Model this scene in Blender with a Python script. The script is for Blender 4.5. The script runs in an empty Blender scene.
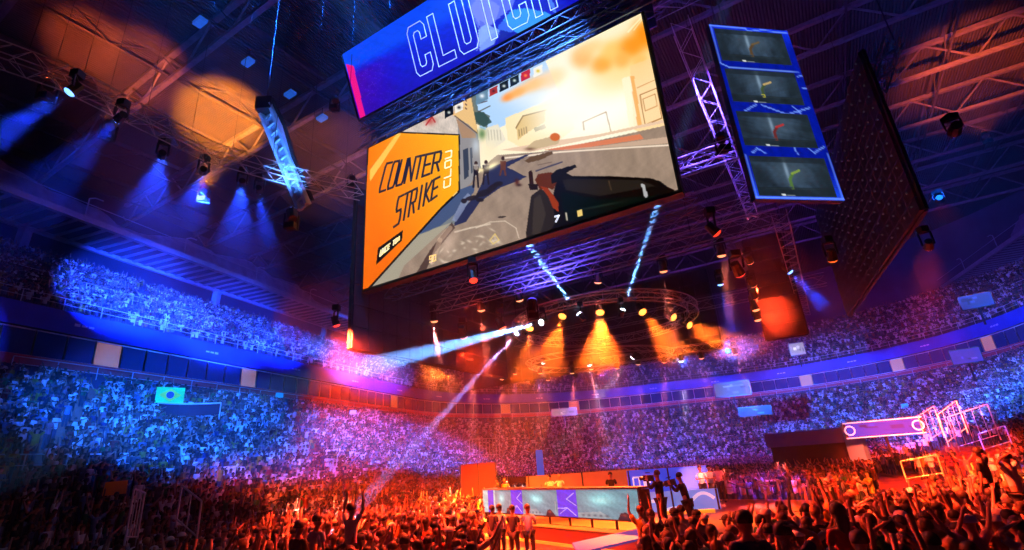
import bpy, math, random
import numpy as np
from mathutils import Vector, Matrix

# ---------------------------------------------------------------- camera, world, exposure
sc = bpy.context.scene
COL = sc.collection
CAM = Vector((0, 0, 3.0))
FPX = 508.0
ROLL = math.atan2(-101.0, 1354.0)
PITCH = math.atan(FPX / math.hypot(101.0, 1354.0))
ZX, ZY = math.sin(ROLL), math.cos(ROLL)
_up = Vector((0, -math.sin(PITCH), math.cos(PITCH)))
_fw = Vector((0, math.cos(PITCH), math.sin(PITCH)))
_rt = Vector((1, 0, 0))
cright = _rt * ZY + _up * ZX
cup = _rt * -ZX + _up * ZY
cd = bpy.data.cameras.new('camera')
cam = bpy.data.objects.new('camera', cd)
COL.objects.link(cam)
cd.sensor_width = 36.0
cd.lens = 36.0 * FPX / 1024.0
cd.clip_start = 0.05
cd.clip_end = 400
M = Matrix((cright, cup, -_fw)).transposed().to_4x4()
M.translation = CAM
cam.matrix_world = M
sc.camera = cam

world = bpy.data.worlds.new('world')
sc.world = world
world.use_nodes = True
world.node_tree.nodes['Background'].inputs['Color'].default_value = (0.01, 0.03, 0.35, 1)
world.node_tree.nodes['Background'].inputs['Strength'].default_value = 0.05
vs = sc.view_settings
vs.view_transform = 'Standard'
vs.look = 'None'
vs.gamma = 1.0
vs.exposure = 0.0
vs.use_curve_mapping = False
sc.cycles.max_bounces = 3
sc.cycles.diffuse_bounces = 1
sc.cycles.glossy_bounces = 2
sc.cycles.transmission_bounces = 2
sc.cycles.transparent_max_bounces = 6
sc.cycles.volume_bounces = 0
sc.cycles.sample_clamp_indirect = 4
sc.cycles.use_denoising = True

HAZE = 0.0007
rnd = random.Random(7)
nrnd = np.random.default_rng(7)

# ---------------------------------------------------------------- measuring helpers
def ray(x, y):
    dx, dy = x - 512.0, -(y - 275.0)
    return (_fw * FPX + cright * dx + cup * dy) / FPX

def at_d(x, y, d):
    """the point seen at pixel x, y of the survey photo at horizontal distance d"""
    v = ray(x, y)
    return CAM + v * (d / math.hypot(v.x, v.y))

def at_h(x, y, h):
    v = ray(x, y)
    return CAM + v * (h / v.z)

def on_plane(x, y, P, n):
    v = ray(x, y)
    return CAM + v * ((P - CAM).dot(n) / v.dot(n))

def proj(P):
    d = P - CAM
    f = d.dot(_fw)
    return 512 + d.dot(cright) / f * FPX, 275 - d.dot(cup) / f * FPX

def projn(A):
    d = A - np.array(CAM)
    f = d @ np.array(_fw)
    f = np.where(np.abs(f) < 1e-6, 1e-6, f)
    return 512 + d @ np.array(cright) / f * FPX, 275 - d @ np.array(cup) / f * FPX, f

def srgb(r, g, b):
    def c(v):
        v /= 255.0
        return v / 12.92 if v <= 0.04045 else ((v + 0.055) / 1.055) ** 2.4
    return (c(r), c(g), c(b))

AZ = math.radians(18.0)           # long axis of the bowl
BU = Vector((math.sin(AZ), math.cos(AZ), 0))
BV = Vector((math.cos(AZ), -math.sin(AZ), 0))
BK = 1.75                          # metres per bowl unit
def bowl(u, v, h=0.0):
    return BU * (u * BK) + BV * (v * BK) + Vector((0, 0, 3.0 + h * BK))
def ground(u, v):
    return BU * u + BV * v
EA = Vector((math.sin(math.radians(120)), math.cos(math.radians(120)), 0))   # along the hanging screens
EN = Vector((math.sin(math.radians(30)), math.cos(math.radians(30)), 0))     # away from the camera

# ---------------------------------------------------------------- materials
MATS = {}
def mat(name, col, rough=0.6, metal=0.0, noise=0.0, scale=3.0, emit=None, strength=1.0):
    if name in MATS:
        return MATS[name]
    m = bpy.data.materials.new(name)
    m.use_nodes = True
    nt = m.node_tree
    b = nt.nodes['Principled BSDF']
    b.inputs['Base Color'].default_value = (*col, 1)
    b.inputs['Roughness'].default_value = rough
    b.inputs['Metallic'].default_value = metal
    if noise:
        tc = nt.nodes.new('ShaderNodeTexCoord')
        tx = nt.nodes.new('ShaderNodeTexNoise')
        tx.inputs['Scale'].default_value = scale
        rp = nt.nodes.new('ShaderNodeValToRGB')
        rp.color_ramp.elements[0].position = 0.3
        rp.color_ramp.elements[1].position = 0.7
        rp.color_ramp.elements[0].color = (*[c * (1 - noise) for c in col], 1)
        rp.color_ramp.elements[1].color = (*[min(1, c * (1 + noise)) for c in col], 1)
        nt.links.new(tc.outputs['Object'], tx.inputs['Vector'])
        nt.links.new(tx.outputs['Fac'], rp.inputs['Fac'])
        nt.links.new(rp.outputs['Color'], b.inputs['Base Color'])
    if emit:
        b.inputs['Emission Color'].default_value = (*emit, 1)
        b.inputs['Emission Strength'].default_value = strength
    MATS[name] = m
    return m

def attr_mat(name, emission):
    m = bpy.data.materials.new(name)
    m.use_nodes = True
    nt = m.node_tree
    b = nt.nodes['Principled BSDF']
    a = nt.nodes.new('ShaderNodeAttribute')
    a.attribute_name = 'col'
    if emission:
        b.inputs['Base Color'].default_value = (0.01, 0.01, 0.01, 1)
        b.inputs['Roughness'].default_value = 0.6
        b.inputs['Specular IOR Level'].default_value = 0.1
        nt.links.new(a.outputs['Color'], b.inputs['Emission Color'])
        b.inputs['Emission Strength'].default_value = emission
    else:
        nt.links.new(a.outputs['Color'], b.inputs['Base Color'])
        b.inputs['Roughness'].default_value = 0.75
    return m

alu = mat('truss_aluminium', (0.50, 0.51, 0.54), 0.45, 0.3, 0.15, 4)
blk = mat('black_metal', (0.02, 0.02, 0.022), 0.5, 0.2, 0.2, 8)
conc = mat('stand_concrete', (0.08, 0.08, 0.09), 0.85, 0, 0.25, 1.2)
white_paint = mat('white_paint', (0.7, 0.7, 0.72), 0.5, 0, 0.08, 2)
rail_m = mat('rail_metal', (0.6, 0.6, 0.63), 0.35, 0.4, 0.1, 5)

# ---------------------------------------------------------------- mesh builder
class MB:
    def __init__(s):
        s.v = []; s.f = []
    def add(s, vs, fs):
        n = len(s.v)
        s.v += [tuple(p) for p in vs]
        s.f += [tuple(i + n for i in f) for f in fs]
        return s
    def quad(s, a, b, c, d):
        return s.add([a, b, c, d], [(0, 1, 2, 3)])
    def obox(s, c, ax, ay, az):
        c, ax, ay, az = Vector(c), Vector(ax), Vector(ay), Vector(az)
        p = [c + ax * i + ay * j + az * k for k in (-1, 1) for j in (-1, 1) for i in (-1, 1)]
        return s.add(p, [(0, 2, 3, 1), (4, 5, 7, 6), (0, 1, 5, 4), (2, 6, 7, 3), (0, 4, 6, 2), (1, 3, 7, 5)])
    def box(s, lo, hi):
        lo, hi = Vector(lo), Vector(hi)
        h = (hi - lo) / 2
        return s.obox((lo + hi) / 2, (h.x, 0, 0), (0, h.y, 0), (0, 0, h.z))
    def bar(s, a, b, w, h=None, up=(0, 0, 1)):
        a, b = Vector(a), Vector(b)
        d = b - a
        if d.length < 1e-6: return s
        up = Vector(up)
        if abs(d.normalized().dot(up)) > 0.99: up = Vector((1, 0, 0))
        x = d.cross(up).normalized(); y = x.cross(d).normalized()
        return s.obox((a + b) / 2, x * w / 2, y * (h or w) / 2, d / 2)
    def tube(s, a, b, r, n=6, r2=None, cap=True):
        a, b = Vector(a), Vector(b)
        d = (b - a)
        if d.length < 1e-6: return s
        up = Vector((0, 0, 1)) if abs(d.normalized().z) < 0.95 else Vector((1, 0, 0))
        x = d.cross(up).normalized(); y = x.cross(d).normalized()
        r2 = r if r2 is None else r2
        vs = []
        for P, R in ((a, r), (b, r2)):
            for i in range(n):
                t = 2 * math.pi * i / n
                vs.append(P + x * math.cos(t) * R + y * math.sin(t) * R)
        fs = [(i, (i + 1) % n, n + (i + 1) % n, n + i) for i in range(n)]
        if cap: fs += [tuple(range(n))[::-1], tuple(range(n, 2 * n))]
        return s.add(vs, fs)
    def path(s, pts, r, n=5):
        for a, b in zip(pts[:-1], pts[1:]): s.tube(a, b, r, n)
        return s
    def build(s, name, material, parent=None, smooth=False):
        me = bpy.data.meshes.new(name)
        me.from_pydata(s.v, [], s.f)
        me.materials.append(material)
        if smooth:
            me.polygons.foreach_set('use_smooth', [True] * len(me.polygons))
        me.update()
        o = bpy.data.objects.new(name, me)
        COL.objects.link(o)
        if parent is not None: attach(o, parent)
        return o

def attach(o, parent):
    o.parent = parent
    o.matrix_parent_inverse = parent.matrix_basis.inverted()

def tag(o, label=None, cat=None, group=None, kind=None):
    if label: o['label'] = label
    if cat: o['category'] = cat
    if group: o['group'] = group
    if kind: o['kind'] = kind
    return o

def thing(name, loc, label, cat, group=None):
    o = bpy.data.objects.new(name, None)
    COL.objects.link(o)
    o.location = loc
    o.empty_display_size = 0.2
    return tag(o, label, cat, group)

def struct(o, label=None):
    return tag(o, label, kind='structure')

def np_mesh(name, V, F, material, colv=None):
    """F: list of arrays (n,3) or (n,4)"""
    me = bpy.data.meshes.new(name)
    me.vertices.add(len(V))
    me.vertices.foreach_set('co', np.asarray(V, np.float32).ravel())
    loops = np.concatenate([f.ravel() for f in F]).astype(np.int32)
    sizes = np.concatenate([np.full(len(f), f.shape[1], np.int32) for f in F])
    me.loops.add(len(loops))
    me.loops.foreach_set('vertex_index', loops)
    me.polygons.add(len(sizes))
    starts = np.concatenate([[0], np.cumsum(sizes)[:-1]]).astype(np.int32)
    me.polygons.foreach_set('loop_start', starts)
    try: me.polygons.foreach_set('loop_total', sizes)
    except Exception: pass
    if colv is not None:
        at = me.attributes.new('col', 'FLOAT_COLOR', 'POINT')
        c = np.ones((len(V), 4), np.float32); c[:, :3] = colv
        at.data.foreach_set('color', c.ravel())
    me.materials.append(material)
    me.update(calc_edges=True)
    o = bpy.data.objects.new(name, me)
    COL.objects.link(o)
    return o

# ---------------------------------------------------------------- trusses
def truss_mb(mb, a, b, size=0.4, bay=None, chord=0.03, lace=0.016, tri=False, up=(0, 0, 1)):
    a, b = Vector(a), Vector(b)
    d = b - a
    bay = bay or size
    up = Vector(up)
    if abs(d.normalized().dot(up)) > 0.97: up = Vector((EN.x, EN.y, 0))
    x = d.cross(up).normalized(); y = x.cross(d).normalized()
    h = size / 2
    cs = [(-h, h), (h, h), (h, -h), (-h, -h)] if not tri else [(-h, h), (h, h), (0, -h)]
    off = [x * p + y * q for p, q in cs]
    for o in off: mb.bar(a + o, b + o, chord)
    n = max(1, int(round(d.length / bay)))
    for i in range(n):
        p, q = a + d * (i / n), a + d * ((i + 1) / n)
        for k in range(len(off)):
            o1, o2 = off[k], off[(k + 1) % len(off)]
            if (i + k) % 2: o1, o2 = o2, o1
            mb.bar(p + o1, q + o2, lace)
    return mb

def cable(p, parent, r=.012):
    return MB().tube(p, Vector((p.x, p.y, ROOF_Z - 1.0)), r, 4).build('hanging_cable', blk, parent)

def lighting_truss(a, b, label, size=0.4, bay=None, group=None, material=alu, tops=None, chord=0.03, lace=0.016):
    a, b = Vector(a), Vector(b)
    o = truss_mb(MB(), a, b, size, bay, chord, lace).build('lighting_truss', material)
    tag(o, label, 'truss', group)
    n = 2 if (b - a).length < 15 else 3
    for k in range(n):
        p = a + (b - a) * ((k + 0.5) / n)
        cable(p + Vector((0, 0, size / 2)), o)
    return o

ROOF_Z = 41.0
# ---------------------------------------------------------------- the setting: floor, bowl, roof
# bowl outline: rounded rectangle in (u, v), offset o outwards from the fascia line
V0, HW, HU, RC = -1.5, 25.5, 65.0, 20.0
def ring(o, step=0.5, u_start=-14):
    """points along the three visible sides (left side, far end, right side), with outward normals"""
    pts = []
    w, U, R = HW + o, HU + o, max(1.0, RC + o)
    L = U - R - u_start
    n = max(2, int(L / step))
    for i in range(n): pts.append((u_start + L * i / n, V0 - w, 0, -1))
    arc = R * math.pi / 2
    n = max(2, int(arc / step))
    for i in range(n):
        t = math.pi / 2 * i / n
        pts.append((U - R + R * math.sin(t), V0 - w + R - R * math.cos(t), math.sin(t), -math.cos(t)))
    L2 = 2 * (w - R)
    n = max(1, int(L2 / step))
    for i in range(n): pts.append((U, V0 - w + R + L2 * i / n, 1, 0))
    n = max(2, int(arc / step))
    for i in range(n):
        t = math.pi / 2 * i / n
        pts.append((U - R + R * math.cos(t), V0 + w - R + R * math.sin(t), math.cos(t), math.sin(t)))
    n = max(2, int(L / step))
    for i in range(n + 1): pts.append((U - R - L * i / n, V0 + w, 0, 1))
    return pts

def ring_fixed(o):
    """same parametrisation for every offset so that strips can be lofted"""
    out = []
    w, U, R = HW + o, HU + o, max(0.5, RC + o)
    L = U - R + 14
    for i in range(16): out.append((-14 + L * i / 16, V0 - w))
    for i in range(14):
        t = math.pi / 2 * i / 14
        out.append((U - R + R * math.sin(t), V0 - w + R - R * math.cos(t)))
    L2 = 2 * (w - R)
    for i in range(4): out.append((U, V0 - w + R + L2 * i / 4))
    for i in range(14):
        t = math.pi / 2 * i / 14
        out.append((U - R + R * math.cos(t), V0 + w - R + R * math.sin(t)))
    for i in range(17): out.append((U - R - L * i / 16, V0 + w))
    return out

def loft(profile, name, material, kind='structure', label=None):
    mb = MB()
    rings = [[bowl(u, v, h) for (u, v) in ring_fixed(o)] for (o, h) in profile]
    n = len(rings[0])
    vs = [p for r in rings for p in r]
    fs = []
    for k in range(len(rings) - 1):
        for i in range(n - 1):
            fs.append((k * n + i, k * n + i + 1, (k + 1) * n + i + 1, (k + 1) * n + i))
    mb.add(vs, fs)
    o = mb.build(name, material)
    return tag(o, label, kind=kind)

LOWER = [(-16 + 0.469 * i, -1.66 + 0.127 * i + 0.00264 * i * i) for i in range(31)]     # tread front offset, height
UPPER = [(-0.3 + 0.486 * i, 7.9 + 0.315 * i) for i in range(19)]
def steps(rows, run, base):
    prof = [(rows[0][0], base)]
    for (o, h) in rows:
        prof.append((o, h)); prof.append((o + run, h))
    return prof

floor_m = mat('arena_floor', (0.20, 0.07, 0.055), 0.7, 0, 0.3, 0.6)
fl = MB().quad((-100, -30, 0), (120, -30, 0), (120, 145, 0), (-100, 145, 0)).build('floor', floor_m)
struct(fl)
red_step = mat('lower_stand_steps', (0.34, 0.11, 0.07), 0.85, 0, 0.2, 1.5)
loft(steps(LOWER, 0.469, -1.714), 'lower_stand', red_step, label='stepped lower stand that curves around the floor')
loft(steps(UPPER, 0.486, 7.0), 'upper_stand', conc, label='stepped upper stand above the blue balcony front')
fas_m = mat('blue_fascia', (0.02, 0.06, 0.42), 0.6, 0, 0.12, 0.7)
loft([(-0.9, 7.0), (-0.9, 8.0), (-0.75, 8.0), (-0.75, 7.0)], 'wall_balcony_front', fas_m, label='blue balcony front running above the suite windows')
suite_m = mat('suite_wall', (0.05, 0.05, 0.09), 0.6, 0, 0.3, 0.5)
loft([(-1.25, 4.5), (-1.25, 5.5), (0.9, 5.5), (0.9, 7.0), (-0.9, 7.0)], 'wall_suite', suite_m)
wall_m = mat('rear_wall', (0.035, 0.04, 0.09), 0.8, 0, 0.3, 0.3)
loft([(8.7, 13.4), (12.5, 13.4), (12.5, 21.6)], 'wall_back', wall_m)
trim_m = mat('dado_red', (0.5, 0.07, 0.07), 0.6, 0, 0.1, 1)
loft([(-1.35, 5.3), (-1.35, 5.7), (-1.25, 5.7), (-1.25, 5.3)], 'trim_1', trim_m, label='low red parapet under the suite windows')

# suite windows: framed dark panes set in the wall band, open boxes between
glass = mat('suite_glass', (0.02, 0.05, 0.12), 0.08, 0.0)
warm = mat('suite_inside', (0.75, 0.42, 0.16), 0.7, emit=srgb(235, 140, 50), strength=0.25)
dark_in = mat('suite_dark', (0.02, 0.015, 0.03), 0.8)
wpts = ring(-1.0, 1.2, -6)
wi = 0
for k in range(0, len(wpts) - 1):
    (u0, v0, nu0, nv0), (u1, v1, nu1, nv1) = wpts[k], wpts[k + 1]
    a, b = bowl(u0, v0, 5.75), bowl(u1, v1, 5.75)
    if (a - b).length > 3.5: continue
    q = proj((a + b) / 2)
    d = ((a + b) / 2 - CAM)
    if d.dot(_fw) < 1 or not (-60 < q[0] < 1084): continue
    bay = k % 7
    wi += 1
    up = Vector((0, 0, 1.95))
    nrm = (BU * nu0 + BV * nv0) * -1
    m = MB()
    m.bar(a, a + up, 0.09); m.bar(b, b + up, 0.09); m.bar(a, b, 0.09); m.bar(a + up, b + up, 0.09)
    wf = m.build('window_%d' % wi, white_paint)
    struct(wf)
    off = nrm * -0.05
    pane = MB().quad(a + off, b + off, b + up + off, a + up + off)
    if bay in (4,):
        pane.build('pane', warm if rnd.random() < 0.45 else dark_in, wf)
    else:
        pane.build('pane', glass, wf)

# blue lettering-like sponsor marks on the balcony front (pale dashes, unreadable in the photo)
mark_m = mat('pale_mark', (0.65, 0.72, 0.85), 0.5)
mk = MB()
fp = ring(-0.93, 0.3, -6)
for k in range(0, len(fp) - 8, 23):
    for j in range(3):
        (u0, v0, a_, b_), (u1, v1, c_, d_) = fp[k + j], fp[k + j + 1]
        p, q = bowl(u0, v0, 7.45), bowl(u1, v1, 7.45)
        if (p - q).length < 1:
            q = p + (q - p) * 0.75
            mk.bar(p, q, 0.03, 0.13 + 0.1 * rnd.random())
struct(mk.build('wall_balcony_front_marks', mark_m))

ORD = 'first second third fourth fifth sixth seventh eighth ninth tenth eleventh twelfth thirteenth fourteenth fifteenth sixteenth seventeenth eighteenth nineteenth twentieth'.split() + ['twenty-%s' % w for w in ('first', 'second', 'third', 'fourth', 'fifth', 'sixth')] + ['later'] * 30
# guard rails along the upper stand and above the suites
def rail_run(o, h, label, posts=1.6, height=1.0, group='guard rails along the stands', lo=-40, hi=1064, gap=6, skip=0):
    pts = ring(o, posts, -10)
    run = []
    out = []
    for k, (u, v, a, b) in enumerate(pts):
        P = bowl(u, v, h)
        q = proj(P); vis = (P - CAM).dot(_fw) > 1 and lo < q[0] < hi
        if vis: run.append(P)
        if (not vis or len(run) > gap or k == len(pts) - 1) and len(run) > 1:
            m = MB()
            z1 = Vector((0, 0, height)); z2 = Vector((0, 0, height * 0.5))
            for p in run: m.tube(p, p + z1, 0.035, 5)
            m.path([p + z1 for p in run], 0.032); m.path([p + z2 for p in run], 0.022)
            out.append((m, proj(run[len(run) // 2])[0]))
            run = [run[-1]] if vis and not skip else []
    out.sort(key=lambda t: t[1])
    for k, (m, x) in enumerate(out):
        o_ = m.build('guard_rail', rail_m)
        tag(o_, label + ', ' + ORD[k] + ' stretch counted from the left', 'railing', group)
    return out
rail_run(-0.85, 8.0, 'pale guard rail on top of blue balcony front', group='rails on the balcony front')
rail_run(-1.45, 5.0, 'metal rail under the suite windows', group='rails under the suite windows')
rail_run(-9.45, 0.65, 'crowd rail across the lower stand', posts=1.2, gap=4, skip=1, group='rails in the lower stand')
rail_run(3.6, 10.6, 'pale crowd rail across upper stand', posts=1.3, gap=3, skip=1, group='rails in the upper stand')

# canopy walkway above the upper stand: front beam, slatted soffit, rear beam, posts
blue_steel = mat('canopy_steel', (0.30, 0.34, 0.42), 0.5, 0.3, 0.1, 2)
def canopy(side):
    v1, v2 = (-31.1, -34.9) if side < 0 else (28.1, 31.9)
    u0, u1 = (-4, 62) if side < 0 else (8, 66)
    nm = 'left' if side < 0 else 'right'
    c = struct(MB().bar(bowl(u0, v1, 15), bowl(u1, v1, 15), 0.55, 0.6).build('beam', blue_steel), 'front beam of the slatted canopy over the %s upper stand' % nm)
    MB().bar(bowl(u0, v2, 15), bowl(u1, v2, 15), 0.4, 0.4).build('rear_beam', blue_steel, c)
    sl = MB()
    u = u0
    while u < u1:
        sl.bar(bowl(u, v1, 15.05), bowl(u, v2, 15.05), 0.42, 0.1); u += 0.8
    sl.build('slats', blue_steel, c)
    for k, u in enumerate(np.arange(u0 + 7, u1, 13.2)):
        MB().bar(bowl(u, v2, 15), bowl(u, v2 + 0.1 * side, 13.3), 0.9, 0.7).build('column', blue_steel, c)
    for u in np.arange(u0 + 2, u1, 6.3):
        p = bowl(u, v1, 15.2)
        MB().path([p, p + Vector((0, 0, 2.0)), p + Vector((0, 0, 2.3)) + BU * 0.5, p + Vector((0, 0, 2.35)) + BU * 1.3], 0.07).build('post', blue_steel, c)
    m = MB(); m.tube(bowl(u0, v1 - 0.2 * side, 15.9), bowl(u1, v1 - 0.2 * side, 15.9), 0.05); m.build('handrail', blue_steel, c)
    MB().quad(bowl(u0, v1, 15.12), bowl(u1, v1, 15.12), bowl(u1, v2 + side * 3.5, 15.12), bowl(u0, v2 + side * 3.5, 15.12)).build('deck', mat('canopy_deck', (0.06, 0.08, 0.14), 0.8), c)
    # draped cloth behind the canopy: scalloped upper edge
    cl = MB(); N = 90; vs = []; fs = []
    for i in range(N + 1):
        u = u0 + (u1 - u0) * i / N
        t = (u / 11.0)
        top = 17.7 + 1.3 * abs(math.sin(t * math.pi * 0.5)) ** 0.7 + 0.2 * math.sin(u)
        for j in range(4):
            hh = 15.2 + (top - 15.2) * j / 3
            vs.append(bowl(u, v2 + side * (0.6 + 0.15 * math.sin(u * 3) + 0.5 * (j / 3) ** 2), hh))
    for i in range(N):
        for j in range(3): fs.append((i * 4 + j, (i + 1) * 4 + j, (i + 1) * 4 + j + 1, i * 4 + j + 1))
    cl.add(vs, fs)
    o = cl.build('draped_cloth', mat('drape_cloth', (0.22, 0.25, 0.36), 0.9, 0, 0.2, 1), smooth=True)
    tag(o, 'grey cloth with a scalloped top edge draped along the %s canopy' % nm, 'cloth')
canopy(-1); canopy(1)

# roof: corrugated ceiling, purlins, deep girders
cm = bpy.data.materials.new('roof_sheet'); cm.use_nodes = True
nt = cm.node_tree; bs = nt.nodes['Principled BSDF']
tc = nt.nodes.new('ShaderNodeTexCoord'); mp = nt.nodes.new('ShaderNodeMapping')
mp.inputs['Rotation'].default_value = (0, 0, math.radians(30))
wv = nt.nodes.new('ShaderNodeTexWave'); wv.inputs['Scale'].default_value = 1.1; wv.wave_profile = 'SIN'
nz = nt.nodes.new('ShaderNodeTexNoise'); nz.inputs['Scale'].default_value = 0.25
cr = nt.nodes.new('ShaderNodeValToRGB')
cr.color_ramp.elements[0].color = (0.035, 0.03, 0.024, 1); cr.color_ramp.elements[1].color = (0.09, 0.075, 0.055, 1)
bp = nt.nodes.new('ShaderNodeBump'); bp.inputs['Strength'].default_value = 1.0; bp.inputs['Distance'].default_value = 0.25
nt.links.new(tc.outputs['Object'], mp.inputs['Vector']); nt.links.new(mp.outputs[0], wv.inputs['Vector'])
nt.links.new(tc.outputs['Object'], nz.inputs['Vector']); nt.links.new(nz.outputs['Fac'], cr.inputs['Fac'])
nt.links.new(cr.outputs[0], bs.inputs['Base Color']); nt.links.new(wv.outputs['Fac'], bp.inputs['Height'])
nt.links.new(bp.outputs[0], bs.inputs['Normal']); bs.inputs['Roughness'].default_value = 0.8
ce = MB().quad((-100, -30, ROOF_Z), (-100, 145, ROOF_Z), (120, 145, ROOF_Z), (120, -30, ROOF_Z)).build('ceiling', cm)
struct(ce)
girder_m = mat('girder_steel', (0.16, 0.15, 0.17), 0.6, 0.2, 0.2, 2)
beam_m = mat('roof_beam', (0.05, 0.045, 0.05), 0.7, 0, 0.2, 1)
pivot = at_h(190, 110, 34) ; pivot.z = 0
for k, s in enumerate(np.arange(-45, 90, 10.5)):          # girders along EA
    a = pivot + EN * s - EA * 60; b = pivot + EN * s + EA * 110
    m = MB()
    m.bar(a + Vector((0, 0, 40.4)), b + Vector((0, 0, 40.4)), 0.5, 0.4); m.bar(a + Vector((0, 0, 37.2)), b + Vector((0, 0, 37.2)), 0.42, 0.35)
    n = 50
    for i in range(n):
        p, q = a + (b - a) * i / n, a + (b - a) * (i + 1) / n
        z1, z2 = (37.2, 40.4) if i % 2 else (40.4, 37.2)
        m.bar(p + Vector((0, 0, z1)), q + Vector((0, 0, z2)), 0.15)
    struct(m.build('roof_girder_beam', girder_m), 'deep steel lattice girder under the roof')
for k, s in enumerate(np.arange(-62, 110, 9)):          # secondary beams along EN
    a = pivot + EA * s - EN * 45; b = pivot + EA * s + EN * 92
    m = MB()
    m.bar(a + Vector((0, 0, 40.7)), b + Vector((0, 0, 40.7)), 0.3, 0.5)
    m.bar(a + Vector((0, 0, 38.6)), b + Vector((0, 0, 38.6)), 0.16, 0.16)
    n = 40
    for i in range(n):
        p, q = a + (b - a) * i / n, a + (b - a) * (i + 1) / n
        z1, z2 = (38.6, 40.6) if i % 2 else (40.6, 38.6)
        m.bar(p + Vector((0, 0, z1)), q + Vector((0, 0, z2)), 0.09)
    struct(m.build('roof_purlin_beam', beam_m), 'secondary steel beam running across the roof girders')

# haze filling the hall
hz = MB().box((-95, -20, 0.02), (108, 135, 40.9))
def haze_mat(name, dens):
    hm = bpy.data.materials.new(name); hm.use_nodes = True
    nt = hm.node_tree; nt.nodes.clear()
    v = nt.nodes.new('ShaderNodeVolumeScatter'); v.inputs['Density'].default_value = dens; v.inputs['Anisotropy'].default_value = 0.45
    on = nt.nodes.new('ShaderNodeOutputMaterial'); nt.links.new(v.outputs[0], on.inputs['Volume'])
    return hm
def beam_haze(c, r, dens, label):  # pockets added so lamp beams show where the hall haze is thin
    n, m = 24, 12; b = MB()
    b.add([(c[0] + r[0] * math.sin(math.pi * j / m) * math.cos(2 * math.pi * i / n), c[1] + r[1] * math.sin(math.pi * j / m) * math.sin(2 * math.pi * i / n), c[2] + r[2] * math.cos(math.pi * j / m)) for j in range(m + 1) for i in range(n)],
          [(j * n + i, (j + 1) * n + i, (j + 1) * n + (i + 1) % n, j * n + (i + 1) % n) for j in range(m) for i in range(n)])
    tag(b.build('haze', haze_mat('beam_glow_haze', dens)), label, kind='stuff')
beam_haze((-13, 15, 11.5), (11, 11, 6), 0.0016, 'thicker haze drifting under the left lighting truss')
beam_haze((24, 26, 13), (11, 12, 7), 0.002, 'thicker haze drifting beside the far right black screen')
beam_haze((4, 34, 6.3), (13, 4, 3.2), 0.012, 'thicker haze drifting below the row of small lamps')
beam_haze((-4.5, 20.5, 6), (6, 4.5, 4.6), 0.007, 'thicker haze drifting low to the left of the stage')
hz2 = MB()  # pocket shaped so the beams around the ring glow and fade
_n, _m = 24, 12
hz2.add([(3 + 17 * math.sin(math.pi * j / _m) * math.cos(2 * math.pi * i / _n), 30 + 13 * math.sin(math.pi * j / _m) * math.sin(2 * math.pi * i / _n), 11.0 + 4.7 * math.cos(math.pi * j / _m)) for j in range(_m + 1) for i in range(_n)],
        [(j * _n + i, (j + 1) * _n + i, (j + 1) * _n + (i + 1) % _n, j * _n + (i + 1) % _n) for j in range(_m) for i in range(_n)])
tag(hz2.build('haze', haze_mat('ring_glow_haze', 0.013)), 'thicker haze hanging around the circular truss over the stage', kind='stuff')
tag(hz.build('haze', haze_mat('stage_haze', HAZE)), 'thin stage haze filling the hall', kind='stuff')

# ---------------------------------------------------------------- LED pictures
led_mat = attr_mat('led_picture', 1.05)
def srgbn(a):
    a = np.clip(a, 0, 255) / 255.0
    return np.where(a <= 0.04045, a / 12.92, ((a + 0.055) / 1.055) ** 2.4)

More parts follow.
